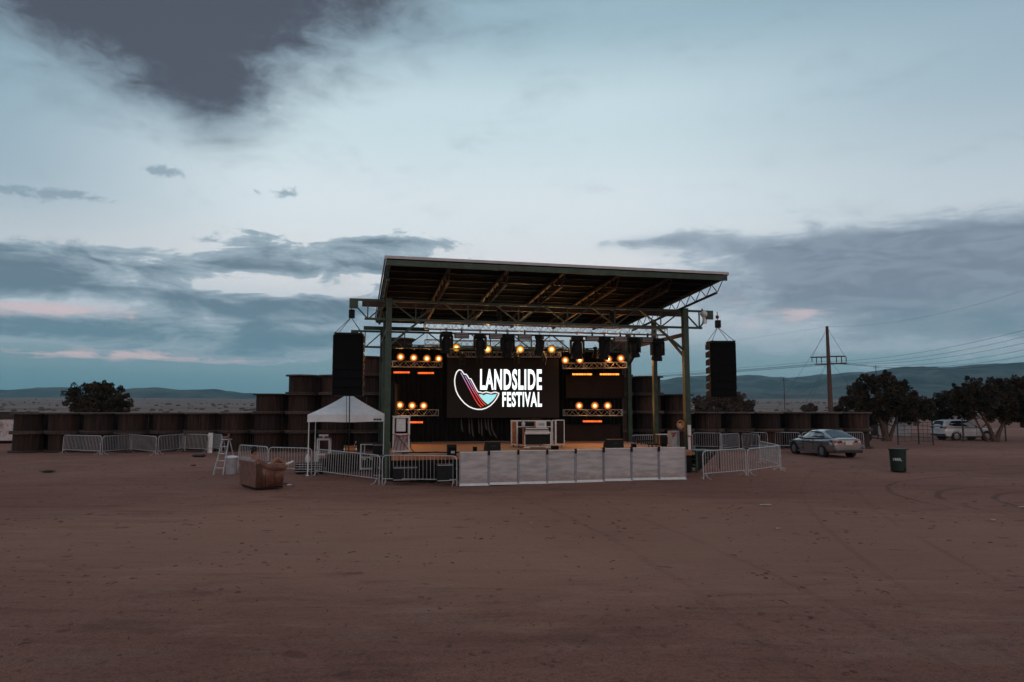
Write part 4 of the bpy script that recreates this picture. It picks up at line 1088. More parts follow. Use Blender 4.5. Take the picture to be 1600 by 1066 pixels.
BL=[
 ('steel crowd barrier at the far left end of the low spool wall',(97,708.5),(156.5,712)),
 ('steel crowd barrier second from the far left, before the spool wall',(159,711.5),(206,706.5)),
 ('steel crowd barrier overlapping in front of its neighbours, third from the far left',(199,706.5),(243.5,711)),
 ('steel crowd barrier fourth from the far left, before the spool wall',(246,710.5),(289,706)),
 ('steel crowd barrier ending at the pale upright plank on the left',(279,705.5),(324.5,708.5)),
 ('wide steel crowd barrier behind the step ladder, near the spool wall',(333,703),(408,703.5)),
 ('steel crowd barrier seen end on beside the pale plank',(331,704.8),(346.5,709)),
 ('steel crowd barrier directly behind the seated person',(371,733.5),(417,739)),
 ('steel crowd barrier between the sofa and the white tent',(418.5,739.5),(487.5,742.5)),
 ('steel crowd barrier in front of the white tent',(491,744),(593,757.5)),
 ('steel crowd barrier between the tent and the sheeted stage barrier',(596,757.5),(715,760)),
 ('steel crowd barrier right of the stage, nearest the stage steps',(1098.5,749.5),(1167,744)),
 ('steel crowd barrier right of the stage, its outer corner piece',(1168.5,744),(1220.8,736.5)),
 ('steel crowd barrier turning back from the outer corner toward the wall',(1188,723.5),(1219.5,733.5)),
 ('steel crowd barrier tight against the wall just right of the stage',(1086,700.2),(1142,700.6)),
 ('dim steel crowd barrier just right of the front right post',(1082,702.5),(1129,704)),
 ('steel crowd barrier right of the gap, angled to the front',(1126,706.5),(1156,702.5)),
 ('steel crowd barrier overlapping double, left of the silver car',(1150,701),(1200,701.3)),
 ('steel crowd barrier near the wall in front of the double one',(1160,703.5),(1188,706.5)),
 ('steel crowd barrier behind the front of the silver car',(1201,701.2),(1252,701.6)),
 ('steel crowd barrier behind the windows of the silver car',(1253,701.5),(1303,701.5)),
 ('steel crowd barrier behind the boot of the silver car',(1304,701.5),(1351,701.2)),
]
for lab,a,b in BL: barrier(lab,gnd(*a),gnd(*b))
a=S(12.0,9.8,0); b=S(13.9,10.4,0)
barrier('steel crowd barrier behind the stage between the right posts',at(986,655,41.2).xy.to_3d(),at(1026,655,41.6).xy.to_3d())
r=thing('leaning_plank','pale grey plank standing upright between barriers left of the ladder','plank',gnd(328,708),R(15))
m=MB(); m.box((0,0,.60),(.26,.04,1.20),rx=R(-4)); m.build('board',M['galv'],r); m=MB(); m.box((0,-.03,.3),(.28,.03,.05)); m.build('cleat',M['greyp'],r)

# ------------------------------------------------------------------ pop-up tent
b=gnd(482.5,735.5); b=Vector((at(481.5,660,27.9).x,27.9,0)); r=thing('popup_tent','white pop-up canopy tent left of the stage','tent',b,R(11)); W=3.05; Hh=2.16; V=.30; Pz=3.36
for (x,y) in ((0.03,0.03),(W-.03,.03),(.03,W-.03),(W-.03,W-.03)):
    m=MB(); m.bar((x,y,0),(x,y,1.2),.045); m.bar((x,y,1.15),(x,y,Hh+V-.03),.036); m.box((x,y,.012),(.14,.14,.02)); m.build('leg',M['white'],r)
m=MB(); n=12; e=.03
def tz(u,v): # roof height: pyramid with a slight sag
    d=max(abs(u-.5),abs(v-.5))*2; return Hh+V+(Pz-Hh-V)*(1-d)-.10*math.sin(PI*d)*.5
g=[(i/n,j/n) for j in range(n+1) for i in range(n+1)]
m.add([(-e+(W+2*e)*u,-e+(W+2*e)*v,tz(u,v)) for u,v in g],[(j*(n+1)+i,j*(n+1)+i+1,(j+1)*(n+1)+i+1,(j+1)*(n+1)+i) for j in range(n) for i in range(n)])
m.build('roof',M['canvas'],r)
for k in range(4):
    m=MB(); c=[(-e,-e),(W+e,-e),(W+e,W+e),(-e,W+e)]; p=Vector(c[k]); q=Vector(c[(k+1)%4]); vs=[]
    nrm=Vector(((q-p).y,-(q-p).x)).normalized()
    for i in range(25):
        t=i/24; o=p+(q-p)*t; wv=.012*math.sin(t*23+k)
        vs += [(o.x,o.y,Hh+V),(o.x+nrm.x*wv,o.y+nrm.y*wv,Hh+.012*math.sin(t*9))]
    m.add(vs,[(2*i,2*i+2,2*i+3,2*i+1) for i in range(24)]); m.build('valance',M['canvas'],r,smooth=True)
m=MB()
for k in range(4):
    a0,b0=[((0,0),(W,0)),((W,0),(W,W)),((W,W),(0,W)),((0,W),(0,0))][k]
    for s in range(4):
        p=Vector(a0)+(Vector(b0)-Vector(a0))*(s/4); q=Vector(a0)+(Vector(b0)-Vector(a0))*((s+1)/4)
        z0,z1=(Hh+.02,Hh+V-.04)
        m.bar((p.x,p.y,z0),(q.x,q.y,z1),.022); m.bar((p.x,p.y,z1),(q.x,q.y,z0),.022)
m.build('scissor_frame',M['white'],r)
m=MB()
for k in range(3): m.box((W-.40+.11*k,-e-.02,Hh+.10),(.085,.006,.07))
m.build('valance_mark',M['black'],r)

# gear under the tent
def cart(label,px,py,w,h,rz,top):
    r=thing('equipment_cart',label,'cart',gnd(px,py),rz)
    m=MB()
    for x in (-w/2,w/2):
        for y in (0,.55): m.bar((x,y,.10),(x,y,h),.045)
    for z in (.14,h*.52,h-.02):
        for y in (0,.55): m.bar((-w/2,y,z),(w/2,y,z),.04)
        for x in (-w/2,w/2): m.bar((x,0,z),(x,.55,z),.04)
    m.build('frame',M['white'],r)
    m=MB(); m.box((0,.275,.18),(w-.04,.5,.02)); m.box((0,.275,h*.52+.02),(w-.04,.5,.02)); m.build('shelf',M['greyp'],r)
    m=MB(); m.box((0,.28,.36),(w-.12,.42,.32)); m.build('amplifier',M['black'],r)
    m=MB(); m.box((0,.26,h+.02),(w+.05,.6,.04)); m.build('top',M['greyp'] if top else M['scrim'],r)
    if top:
        m=MB(); m.box((-.02,.2,h+.16),(w*.8,.03,.08)); m.box((-.02,.2,h+.08),(.06,.03,.1)); m.build('bracket',M['white'],r)
    else:
        m=MB(); m.box((-.16,-.03,h*.5),(.14,.06,.16)); m.box((.16,-.03,h*.5),(.14,.06,.16)); m.build('clamp_box',M['greyp'],r)
    for x in (-w/2,w/2):
        for y in (.02,.53):
            m=MB(); m.tube((x-.018,y,.05),(x+.018,y,.05),.05,n=10); m.build('wheel',M['black'],r)
cart('white framed cart with a bar on top under the left of the tent',504,737,.50,1.38,R(8),True)
cart('white framed cart with clamp boxes under the right of the tent',575,738,.66,1.20,R(-4),False)
r=thing('road_case','black slatted road case on the ground by the tent left leg','road case',gnd(482,741.5),R(5))
m=MB(); m.box((0,.3,.26),(1.1,.6,.40)); m.build('shell',M['black'],r,bevel=.015)
m=MB()
for k in range(4): m.box((0,-.012,.12+k*.1),(1.06,.02,.03))
m.build('trim',M['greyp'],r)
for x in (-.45,.45):
    m=MB(); m.box((x,.3,.03),(.1,.5,.06)); m.build('castor',M['black'],r)
base=gnd(482,741.5)
r=thing('white_bottle','white plastic jug standing on the black road case','bottle',base+Vector((-.12,.25,.462)),0)
m=MB(); m.lathe([(.10,0),(.115,.04),(.115,.22),(.06,.32),(.045,.36)],10); m.build('body',M['white'],r,smooth=True)
m=MB(); m.lathe([(.04,.36),(.04,.41)],8); m.build('cap',M['greyp'],r)
r=thing('folding_table','dark folding table at the back of the tent','table',Vector((-7.1,30.0,0)),R(11))
m=MB(); m.box((0,0,.74),(1.9,.7,.04)); m.build('top',M['plastic'],r)
for x in (-.85,.85):
    for y in (-.28,.28):
        m=MB(); m.bar((x,y,0),(x,y,.72),.035); m.build('leg',M['black'],r)
m=MB(); m.box((0,-.36,.37),(1.85,.02,.70)); m.build('table_skirt',M['drape'],r)
r=thing('amber_drum','amber wooden drum lying on the tent table','drum',Vector((-7.0,29.9,.762)),R(11))
m=MB(); Mx=Matrix.Translation((0,0,.17))@Matrix.Rotation(PI/2,4,'Y'); m.lathe([(.155,-.26),(.165,-.25),(.165,.25),(.155,.26)],16,Mx); m.build('shell',M['drum'],r,smooth=False)
for s in (-.25,.25):
    m=MB(); m.lathe([(.172,s-.02),(.176,s-.018),(.176,s+.018),(.172,s+.02)],16,Mx); m.build('hoop',M['alu'],r)
r=thing('microphone_stand','thin microphone stand under the tent beside the right cart','stand',gnd(553,736),0)
m=MB(); m.tube((0,0,.02),(0,0,1.15),.012); m.tube((0,0,1.15),(.1,-.2,1.22),.009); m.build('pole',M['alu'],r)
m=MB(); m.lathe([(.14,0),(.14,.015),(.03,.03)],12); m.build('base',M['black'],r)
m=MB(); m.lathe([(.02,0),(.03,.06),(.028,.1)],8,Matrix.Translation((.1,-.2,1.2))); m.build('microphone',M['greyp'],r)
def blackcase(label,loc,d,rz):
    r=thing('black_case',label,'equipment case',loc,rz)
    m=MB(); m.box((0,0,d[2]/2+.06),d); m.build('shell',M['black'],r,bevel=.015)
    m=MB()
    for z in (.09,d[2]+.03): m.box((0,-d[1]/2-.006,z),(d[0]-.02,.014,.03))
    m.build('trim',M['greyp'],r)
    for x in (-d[0]*.4,d[0]*.4):
        m=MB(); m.box((x,0,.03),(.08,d[1]*.8,.06)); m.build('castor',M['black'],r)
blackcase('tall black equipment case behind the tent, by the left post',Vector((-5.55,29.3,0)),(.7,.6,1.15),R(12))
blackcase('low black equipment case under the left stage edge',Vector((-4.0,25.9,0)),(.9,.5,.5),R(10))
blackcase('black equipment case at the foot of the left post',Vector((-5.3,27.6,0)),(.5,.45,.8),R(12))
blackcase('squat black case behind the barrier under the stage lip',Vector((-2.5,25.6,0)),(.6,.45,.62),R(14))
# ------------------------------------------------------------------ leather loveseat with a person
SH_=R(40); nc=gnd(398,767)
hd=Vector((math.cos(SH_),math.sin(SH_),0)); lf=Vector((-hd.y,hd.x,0))
SD,SW=1.02,1.62
sc_=nc+hd*(SD/2)+lf*(SW/2); sc_.z=0
sofa=thing('leather_loveseat','brown leather loveseat on the dirt, seen from behind','sofa',sc_,SH_)
x0,x1,y0,y1=-SD/2,SD/2,-SW/2,SW/2
m=MB(); m.box((.02,0,.03),(SD-.10,SW-.12,.06)); m.build('plinth',M['black'],sofa)
m=MB(); m.box((.02,0,.24),(SD-.12,SW-.30,.36)); m.build('base',M['leather'],sofa,bevel=.02)
# back: slightly raked panel with a rolled top
m=MB(); n=14; pr=[]
for zz_,xx_ in ((.06,x0+.03),(.3,x0+.02),(.6,x0+.0),(.78,x0-.015)): pr.append((xx_,zz_))
for k in range(9):
    a=R(200-k*28); pr.append((x0+.10+.135*math.cos(a),.90+.125*math.sin(a)))
pr += [(x0+.24,.80),(x0+.30,.42),(x0+.30,.06)]
Mx=Matrix.Translation((0,y0+.02,0)); m.prism(pr,SW-.04,Mx); m.build('back',M['leather2'],sofa,bevel=.012)
for s,nm in ((-1,'arm'),(1,'arm')):
    m=MB(); yy=s*(SW/2-.12)
    # side panel (below the roll), follows the dropping arm line
    pan=[(x0+.03,.06),(x1-.06,.06),(x1-.03,.3),(x1-.02,.62),(x0+.48,.64),(x0+.30,.74),(x0+.16,.86),(x0+.02,.86)]
    m.prism(pan,.20,Matrix.Translation((0,yy-.10,0)))
    pts=[(x0+.10,yy,.93),(x0+.18,yy,.90),(x0+.30,yy-s*-.01,.80),(x0+.44,yy+s*.01,.725),(x0+.62,yy+s*.015,.70),(x0+.85,yy+s*.015,.695),(x1+.0,yy+s*.01,.69),(x1+.05,yy,.68)]
    m.path(pts,[.10,.115,.12,.125,.135,.14,.14,.09],12)
    m.build(nm,M['leather'],sofa,smooth=True,bevel=0)
    m=MB()
    for xx in (x0+.36,x0+.68): m.box((xx,s*(SW/2-.018),.34),(.012,.012,.5))
    m.build('arm_seam',M['black'],sofa)
for k in range(2):
    m=MB(); m.box((.10,(-.5+k)*.62,.48),(.66,.60,.16)); m.build('seat_cushion',M['leather2'],sofa,bevel=.05)

# the person: half lying across the seat, knee drawn up, feet over the near arm front
per=thing('person','dark haired shirtless person in pale shorts lounging on the brown loveseat','person',sc_-hd*.11+Vector((0,0,.03)),SH_)
def skin_mesh(name,verts,edges,rad,material,parent,sub=2,root=0):
    me=bpy.data.meshes.new(name); me.from_pydata([tuple(v) for v in verts],edges,[]); me.materials.append(material); me.update()
    o=bpy.data.objects.new(name,me); COL.objects.link(o); o.parent=parent
    k=o.modifiers.new('skin','SKIN'); k.use_smooth_shade=True
    if not me.skin_vertices: me.skin_vertices.new()
    for i,r_ in enumerate(rad):
        me.skin_vertices[0].data[i].radius=(r_,r_) if not isinstance(r_,tuple) else r_
        me.skin_vertices[0].data[i].use_root=(i==root)
    s=o.modifiers.new('sub','SUBSURF'); s.levels=sub; s.render_levels=sub
    return o
V=Vector
hip=V((.06,-.30,.66)); wai=V((-.06,-.30,.76)); che=V((-.20,-.30,.92)); shc=V((-.28,-.30,1.02)); nek=V((-.295,-.30,1.09)); hd0=V((-.285,-.31,1.17)); hd1=V((-.27,-.32,1.255))
verts=[hip,wai,che,shc,nek,hd0,hd1]; edges=[(0,1),(1,2),(2,3),(3,4),(4,5),(5,6)]; rad=[.135,.125,.145,.10,.055,.085,.085]
def chain(start,pts,rs):
    prev=start
    for p,r_ in zip(pts,rs):
        verts.append(V(p)); rad.append(r_); edges.append((prev,len(verts)-1)); prev=len(verts)-1
    return prev
# near (right) leg: knee up, shin down to the arm front
chain(0,[(.20,-.44,.68),(.40,-.47,.90),(.47,-.475,.97),(.60,-.50,.86),(.76,-.53,.76)],[.085,.070,.058,.052,.038])
ft_n=len(verts)-1
# far leg: lower, stretched
chain(0,[(.22,-.16,.66),(.46,-.14,.84),(.52,-.15,.86),(.74,-.30,.80),(.90,-.44,.775)],[.085,.070,.056,.050,.036])
ft_f=len(verts)-1
# arms
chain(3,[(-.25,-.50,.99),(-.12,-.56,.86),(.06,-.56,.74),(.16,-.52,.70)],[.062,.045,.036,.028]); h1=len(verts)-1
chain(3,[(-.25,-.10,.99),(-.18,.06,.88),(-.02,.08,.74),(.07,.02,.70)],[.062,.045,.036,.028]); h2=len(verts)-1
for hnd,sg in ((h1,1),(h2,-1)):
    b0=verts[hnd]
    pm=len(verts); verts.append(b0+V((.07,.03*sg,-.005))); rad.append(.030); edges.append((hnd,pm))
    for k,(dy,L_) in enumerate(((-.027,.075),(-.009,.085),(.009,.08),(.027,.062))):
        p=verts[pm]; a=len(verts); verts.append(p+V((.03,dy,0))); rad.append(.010); edges.append((pm,a))
        verts.append(p+V((.03+L_*.55,dy*1.2,-.006))); rad.append(.009); edges.append((a,a+1))
        verts.append(p+V((.03+L_*.9,dy*1.25,-.03))); rad.append(.007); edges.append((a+1,a+2))
    t=len(verts); verts.append(verts[hnd]+V((.03,.045*sg,.0))); rad.append(.012); edges.append((hnd,t)); verts.append(verts[hnd]+V((.075,.065*sg,-.012))); rad.append(.009); edges.append((t,t+1))
# face
for (o_,r_) in ((V((.10,-.035,-.015)),.016),):
    verts.append(hd1+o_); rad.append(r_); edges.append((6,len(verts)-1))
skin_mesh('body',verts,edges,rad,M['skin'],per)
m=MB(); m.sphere(hd1+V((-.028,.012,.022)),(.112,.105,.108),12,8); m.sphere(hd1+V((-.075,.02,-.05)),(.06,.075,.075),10,6)
rh=random.Random(2)
for k in range(26):
    a=rh.uniform(0,2*PI); e_=rh.uniform(.1,1.4); d=V((math.cos(a)*math.cos(e_)*.095-.03,math.sin(a)*math.cos(e_)*.095,math.sin(e_)*.10+.02)); m.sphere(hd1+d,.032,6,4)
m.build('hair',M['hair'],per,smooth=True)
m=MB(); m.path([hd1+V((.082,-.005,.012)),hd1+V((.09,-.02,.012))],.010,6); m.path([hd1+V((.078,-.055,.012)),hd1+V((.07,-.07,.012))],.010,6); m.build('eyes',M['hair'],per)
skin_mesh('shorts',[hip+V((-.03,0,.01)),hip+V((.02,0,0)),V((.18,-.42,.685)),V((.31,-.455,.80)),V((.20,-.17,.675)),V((.34,-.15,.755))],[(0,1),(1,2),(2,3),(1,4),(4,5)],[.145,.145,.105,.088,.105,.088],M['shorts'],per)
for f_,d in ((ft_n,V((.115,-.05,.035))),(ft_f,V((.10,-.06,.05)))):
    p=verts[f_]; skin_mesh('shoe',[p+V((-.03,.01,-.015)),p+d*.45+V((0,0,-.02)),p+d*1.4],[(0,1),(1,2)],[.048,.045,.035],M['shoe'],per)

# step ladder, grey bin, small things on the left
r=thing('step_ladder','aluminium step ladder standing open left of the loveseat','ladder',gnd(341,742.5),R(-18))
Hl=1.42
m=MB()
for s in (-1,1): m.bar((s*.24,0,0),(s*.15,.36,Hl),.028,.06)
m.build('front_rail',M['galv'],r)
m=MB()
for s in (-1,1): m.bar((s*.24,.86,0),(s*.15,.42,Hl-.03),.025,.04)
m.bar((-.22,.8,.2),(.22,.8,.2),.03); m.bar((-.19,.62,.75),(.19,.62,.75),.03); m.build('rear_rail',M['galv'],r)
for k in range(1,5):
    f=k/5; m=MB(); w=.24-.09*f; m.box((0,.36*f-.0,Hl*f),(w*2,.10,.03)); m.build('step',M['alu'],r)
m=MB(); m.box((0,.40,Hl+.01),(.36,.24,.04)); m.build('top_cap',M['alu'],r)
m=MB()
for s in (-1,1): m.bar((s*.2,.20,.78),(s*.2,.63,.78),.014)
m.build('spreader',M['galv'],r)
r=thing('work_gloves','crumpled dark gloves and rag on the step ladder top','gloves',gnd(341,742.5)+Vector((.13,.38,Hl+.032)),0)
m=MB(); m.sphere((0,0,.05),(.12,.09,.06)); m.sphere((-.12,.03,.05),(.08,.07,.05)); m.sphere((.08,.0,.12),(.05,.05,.09)); m.build('cloth',M['leather'],r,smooth=True)
r=thing('grey_bin','grey ribbed bin with a pale lid behind the step ladder','bin',gnd(361,741),R(8))
m=MB(); m.lathe([(.19,0),(.24,.62),(.26,.64),(.26,.68)],16); m.build('body',M['greyp'],r,smooth=False)
m=MB(); m.lathe([(.27,.68),(.27,.72),(.1,.76),(.02,.76)],16); m.build('lid',M['canvas'],r)
def lump(name,label,cat,px,py,r3,material,seed):
    r=thing(name,label,cat,gnd(px,py),0); m=MB(); rr=random.Random(seed)
    for k in range(5): m.sphere((rr.uniform(-1,1)*r3[0]*.6,rr.uniform(-1,1)*r3[1]*.5,r3[2]*.45),(r3[0]*rr.uniform(.35,.6),r3[1]*rr.uniform(.4,.7),r3[2]*rr.uniform(.4,.6)),9,6)
    m.build('body',material,r,smooth=True); return r
lump('sand_bag','dark slumped sand bag on the dirt left of the ladder','sand bag',311,714,(.34,.2,.16),M['plastic'],3)
def weed(label,px,py,s,seed):
    r=thing('dry_weed',label,'weed',gnd(px,py),0,'dry weeds on the dirt'); m=MB(); rr=random.Random(seed)
    for k in range(160):
        a=rr.uniform(0,6.28); e=rr.uniform(.1,1.2); l=s*rr.uniform(.4,1)
        p=Vector((rr.uniform(-.5,.5)*s,rr.uniform(-.3,.3)*s,0)); d=Vector((math.cos(a)*math.cos(e)*1.6,math.sin(a)*math.cos(e),math.sin(e)*.8))*l*.6
        m.tube(p,p+d,.006+.004*s,.002,n=3,cap=False)
    m.build('stems',M['dry'],r)
weed('low dry weed clump on the open dirt at far left',75,738,.34,1)
weed('dry weed clump near the foot of the left wall barriers',302,728,.15,3)
def litter(name,label,cat,px,py,w,d,rz,material,h=.012):
    r=thing(name,label,cat,gnd(px,py)+Vector((0,0,.004)),rz); m=MB(); n=5; vs=[];rr=random.Random(px)
    for j in range(n+1):
        for i in range(n+1): vs.append(((i/n-.5)*w,(j/n-.5)*d,h+rr.uniform(0,1)*h*2.4))
    m.add(vs,[(j*(n+1)+i,j*(n+1)+i+1,(j+1)*(n+1)+i+1,(j+1)*(n+1)+i) for j in range(n) for i in range(n)]); m.build('sheet',material,r)
litter('paper_scrap','pale sheet of paper lying on the dirt before the right barriers','litter',1196,790,.34,.10,.1,M['paper'])
litter('paper_scrap','faint paper scrap on the dirt, nearer than the large sheet','litter',1214,827.5,.16,.06,.4,M['paper'])
litter('paper_scrap','crumpled pale scrap beside the curved tyre tracks at right','litter',1553,815,.12,.10,.2,M['paper'],.02)
litter('paper_scrap','tiny white scrap in front of the middle of the stage barrier','litter',830,820,.07,.06,0,M['paper'],.02)
litter('paper_scrap','pale rag at the right edge of the dirt','litter',1597,794,.22,.12,.3,M['paper'],.015)
r=thing('drink_can','dented pale can lying beside the loveseat front','can',gnd(452,759.5),R(20))
m=MB(); m.lathe([(.028,-.08),(.034,-.07),(.034,.07),(.028,.08)],10,Matrix.Translation((0,0,.036))@Matrix.Rotation(PI/2,4,'Y')); m.build('body',M['alu'],r)
m=MB(); m.lathe([(.024,.08),(.020,.083)],10,Matrix.Translation((0,0,.036))@Matrix.Rotation(PI/2,4,'Y')); m.build('lid',M['greyp'],r)
litter('dark_cap','flattened dark cap beside the can near the loveseat','litter',446,758,.2,.14,.3,M['plastic'],.02)

r=thing('cable_tangle','dark tangled cable on the dirt under the barrier left of the sheeted panels','cable',gnd(672,756)+Vector((0,.35,0)),R(8))
m=MB(); rr=random.Random(8)
for k in range(5):
    p=Vector((rr.uniform(-.9,.2),rr.uniform(-.15,.15),.025)); pts=[p]
    for q in range(9):
        p=p+Vector((rr.uniform(-.05,.28),rr.uniform(-.14,.14),0)); p.z=.02+rr.uniform(0,.05); pts.append(p)
    m.path(pts,.018,5)
m.build('cable',M['black'],r)
# stones and clods
m=MB(); rr=random.Random(21)
for k in range(3800):
    y=4.3+45*rr.random()**2.6; x=rr.uniform(-.8,.8)*y
    s=rr.choice((.004,.005,.005,.006,.007,.008,.014)) *(1+y*.012)
    M3=Matrix.Translation((x,y,gh(x,y)+s*.2))@Matrix.Rotation(rr.uniform(0,6),4,'Z')
    m.sphere((0,0,0),(s*rr.uniform(.8,1.8),s,s*.7),5,3,M3)
tag(m.build('pebbles',M['stone']),kind='stuff')
m=MB(); rr=random.Random(77)
for k in range(3600):
    y=4.3+32*rr.random()**1.9; x=rr.uniform(-.8,.8)*y
    if mnoise.noise(Vector((x*.5,y*.5,9)))<-.05: continue
    s=rr.choice((.010,.012,.016,.020,.028,.04))*(.8+y*.02)
    M3=Matrix.Translation((x,y,gh(x,y)+s*.05))@Matrix.Rotation(rr.uniform(0,6),4,'Z')
    m.sphere((0,0,0),(s*rr.uniform(.8,1.9),s*rr.uniform(.7,1.2),s*rr.uniform(.25,.5)),6,4,M3)
tag(m.build('dirt_clods',M['clod']),kind='stuff')
m=MB()
for k in range(80):
    y=6+26*rr.random()**1.5; x=rr.uniform(-.75,.75)*y; a=rr.uniform(0,PI); l=rr.uniform(.05,.16)
    z=gh(x,y)+.012; p=Vector((x,y,z)); d=Vector((math.cos(a)*l,math.sin(a)*l,.012))
    m.path([p,p+d*.5+Vector((0,0,.012)),p+d],.006,4)
tag(m.build('twig_debris',M['dry']),kind='stuff')

# ------------------------------------------------------------------ green bin
r=thing('trash_bin','dark green wheeled trash bin with white lettering on the dirt','trash bin',gnd(1404,737),R(-20))
m=MB(); m.lathe([(.27,0),(.30,.05),(.335,.94),(.34,.95)],24); m.build('body',M['binG'],r,smooth=False)
m=MB(); m.lathe([(.355,.93),(.36,.95),(.36,.985),(.2,1.0),(.02,1.0)],24); m.box((.36,0,.955),(.10,.26,.035)); m.build('lid',M['plastic'],r)
for s in (-1,1):
    m=MB(); m.tube((.16,.22*s-.03,.1),(.16,.22*s+.03,.1),.1,n=12); m.build('wheel',M['tyre'],r)
def wrap(o,rad,base_z):
    for v in o.data.vertices:
        x,z=v.co.x,v.co.z; a=x/rad; rr_=rad+.006; v.co=Vector((rr_*math.sin(a),-rr_*math.cos(a),z))
ob=lettering('1885,',-.24,.10,.46,.60,0,M['letter'],'lettering',r,.05); wrap(ob,.32,0)

# ------------------------------------------------------------------ vehicles
def car(name,label,cat,loc,heading,P):
    """body lofted from stations, x forward from the rear axle"""
    r=thing(name,label,cat,loc,heading)
    hw=P['hw']; st=P['stations']  # (x, zlow, zbelt, wfac)
    m=MB(); ring=[]
    def sec(x,zl,zb,wf):
        w=hw*wf; h=zb-zl
        half=[(.0,zl),(.80*w,zl),(.93*w,zl+.06*h),(.985*w,zl+.30*h),(1.0*w,zl+.55*h),(.975*w,zl+.80*h),(.90*w,zl+.96*h),(.60*w,zb+.012),(0,zb+.02)]
        return [(x,y,z) for y,z in half]+[(x,-y,z) for y,z in half[-2:0:-1]]
    secs=[sec(*s) for s in st]; k=len(secs[0])
    vs=[p for s in secs for p in s]; fs=[]
    for j in range(len(secs)-1):
        for i in range(k): fs.append((j*k+i,j*k+(i+1)%k,(j+1)*k+(i+1)%k,(j+1)*k+i))
    fs += [tuple(range(k-1,-1,-1)),tuple(range((len(secs)-1)*k,len(secs)*k))]
    m.add(vs,[f[::-1] for f in fs]); body=m.build('body',P['paint'],r,smooth=True)
    sb_=body.modifiers.new('sub','SUBSURF'); sb_.levels=1; sb_.render_levels=2
    # greenhouse: stations (x, zbottom, ztop, wb, wt)
    g=P['cabin']; m=MB()
    def csec(x,zb,zt,wb,wt): 
        half=[(wb*hw,zb),(wb*hw*.5+wt*hw*.5+.012,(zb+zt)/2),(wt*hw,zt-.05),(wt*hw*.86,zt-.008),(wt*hw*.5,zt+.012),(0,zt+.018)]
        return [(x,y,z) for y,z in half]+[(x,-y,z) for y,z in half[-2::-1]]
    cs=[csec(*s) for s in g]; k=len(cs[0]); vs=[p for s in cs for p in s]
    fs=[(j*k+i,(j+1)*k+i,(j+1)*k+i+1,j*k+i+1) for j in range(len(cs)-1) for i in range(k-1)]
    fs += [tuple(range(k)),tuple(range((len(cs)-1)*k+k-1,(len(cs)-1)*k-1,-1))]
    m.add(vs,fs); m.build('cabin',P['paint'],r,smooth=False,bevel=.02)
    def side_pt(x,f,s,off=.012):
        for a,b in zip(g,g[1:]):
            if a[0]<=x<=b[0]:
                t=(x-a[0])/(b[0]-a[0]) if b[0]>a[0] else 0
                zb,zt,wb,wt=[a[i]*(1-t)+b[i]*t for i in (1,2,3,4)]
                y=(wb*(1-f)+wt*f)*hw+.02*math.sin(PI*f)*.6; return Vector((x,s*(y+off),zb*(1-f)+(zt-.03)*f))
        return Vector((x,s*hw*.8,1))
    for s in (-1,1):
        for poly in P['windows']:
            m=MB(); n=len(poly); a=[side_pt(x,f,s) for x,f in poly]; b=[side_pt(x,f,s,-.02) for x,f in poly]
            fs=[tuple(range(n)),tuple(range(2*n-1,n-1,-1))]+[(i,i+n,(i+1)%n+n,(i+1)%n) for i in range(n)]
            m.add(a+b,fs); m.build('side_window',M['glass'],r)
    for nm,q in (('windshield',P['ws']),('rear_window',P['rw'])):
        m=MB(); (xa,za,wa,xb,zb,wb)=q; nn=10; vs=[]
        for i in range(nn+1):
            t=i/nn*2-1; vs += [(xa+(-.0),t*wa*hw,za),(xb,t*wb*hw,zb+.03*(1-t*t))]
        nrm=Vector((zb-za,0,-(xb-xa))).normalized()
        if nrm.z<0: nrm=-nrm
        vs=[tuple(Vector(v)+nrm*.03) for v in vs]
        m.add(vs,[(2*i,2*i+1,2*i+3,2*i+2) for i in range(nn)]); m.build(nm,M['glass'],r)
    wr=P['wr']
    for wx in (0,P['wb']):
        for s in (-1,1):
            m=MB(); Mx=Matrix.Translation((wx,s*(hw-.10),wr))@Matrix.Rotation(-s*PI/2,4,'X')
            m.lathe([(wr*.60,-.09),(wr*.93,-.10),(wr,-.07),(wr,.07),(wr*.95,.10),(wr*.66,.105),(wr*.64,.06)],24,Mx); w_=m.build('wheel',M['tyre'],r,smooth=False)
            m=MB(); m.lathe([(wr*.65,.06),(wr*.66,.10),(wr*.61,.10),(wr*.60,.055)],20,Mx)
            for q in range(7):
                a=2*PI*q/7; m.box((wr*.36*math.cos(a),wr*.36*math.sin(a),.075),(wr*.52,.05,.03),rz=a,M=Mx)
            m.lathe([(wr*.16,.06),(wr*.15,.105)],10,Mx); m.build('rim',M['rim'],w_)
            m=MB(); m.lathe([(wr*1.17,-.12),(wr*1.17,.103),(wr*.3,.015)],28,Matrix.Translation((wx,s*(hw-.10),wr+.02))@Matrix.Rotation(-s*PI/2,4,'X')); m.build('wheel_arch',M['plastic'],r)
    # tail lamps, plate, bumper, mirrors, handles
    rx=st[0][0]
    for s in (-1,1):
        m=MB(); z0,z1=P['tail']; 
        m.add([(rx-.015,s*.30*hw*2*.62,z0+.02),(rx-.02,s*.34*hw*2*.62,z1-.01),(rx+.05,s*hw*.955,z1+.01),(rx+.32,s*(hw*.985),z1+.01),(rx+.22,s*(hw*.995),z0+.03),(rx+.04,s*hw*.965,z0)],[(0,1,2,5) if s<0 else (5,2,1,0),(5,2,3,4) if s<0 else (4,3,2,5)]); m.build('tail_light',M['tail'],r)
        m=MB(); mx,mz=P['mirror']; m.sphere((mx,s*(hw+.09),mz),(.07,.11,.075),10,6); m.box((mx,s*(hw-.0),mz-.04),(.06,.16,.03)); m.build('mirror',P['paint'],r,smooth=True)
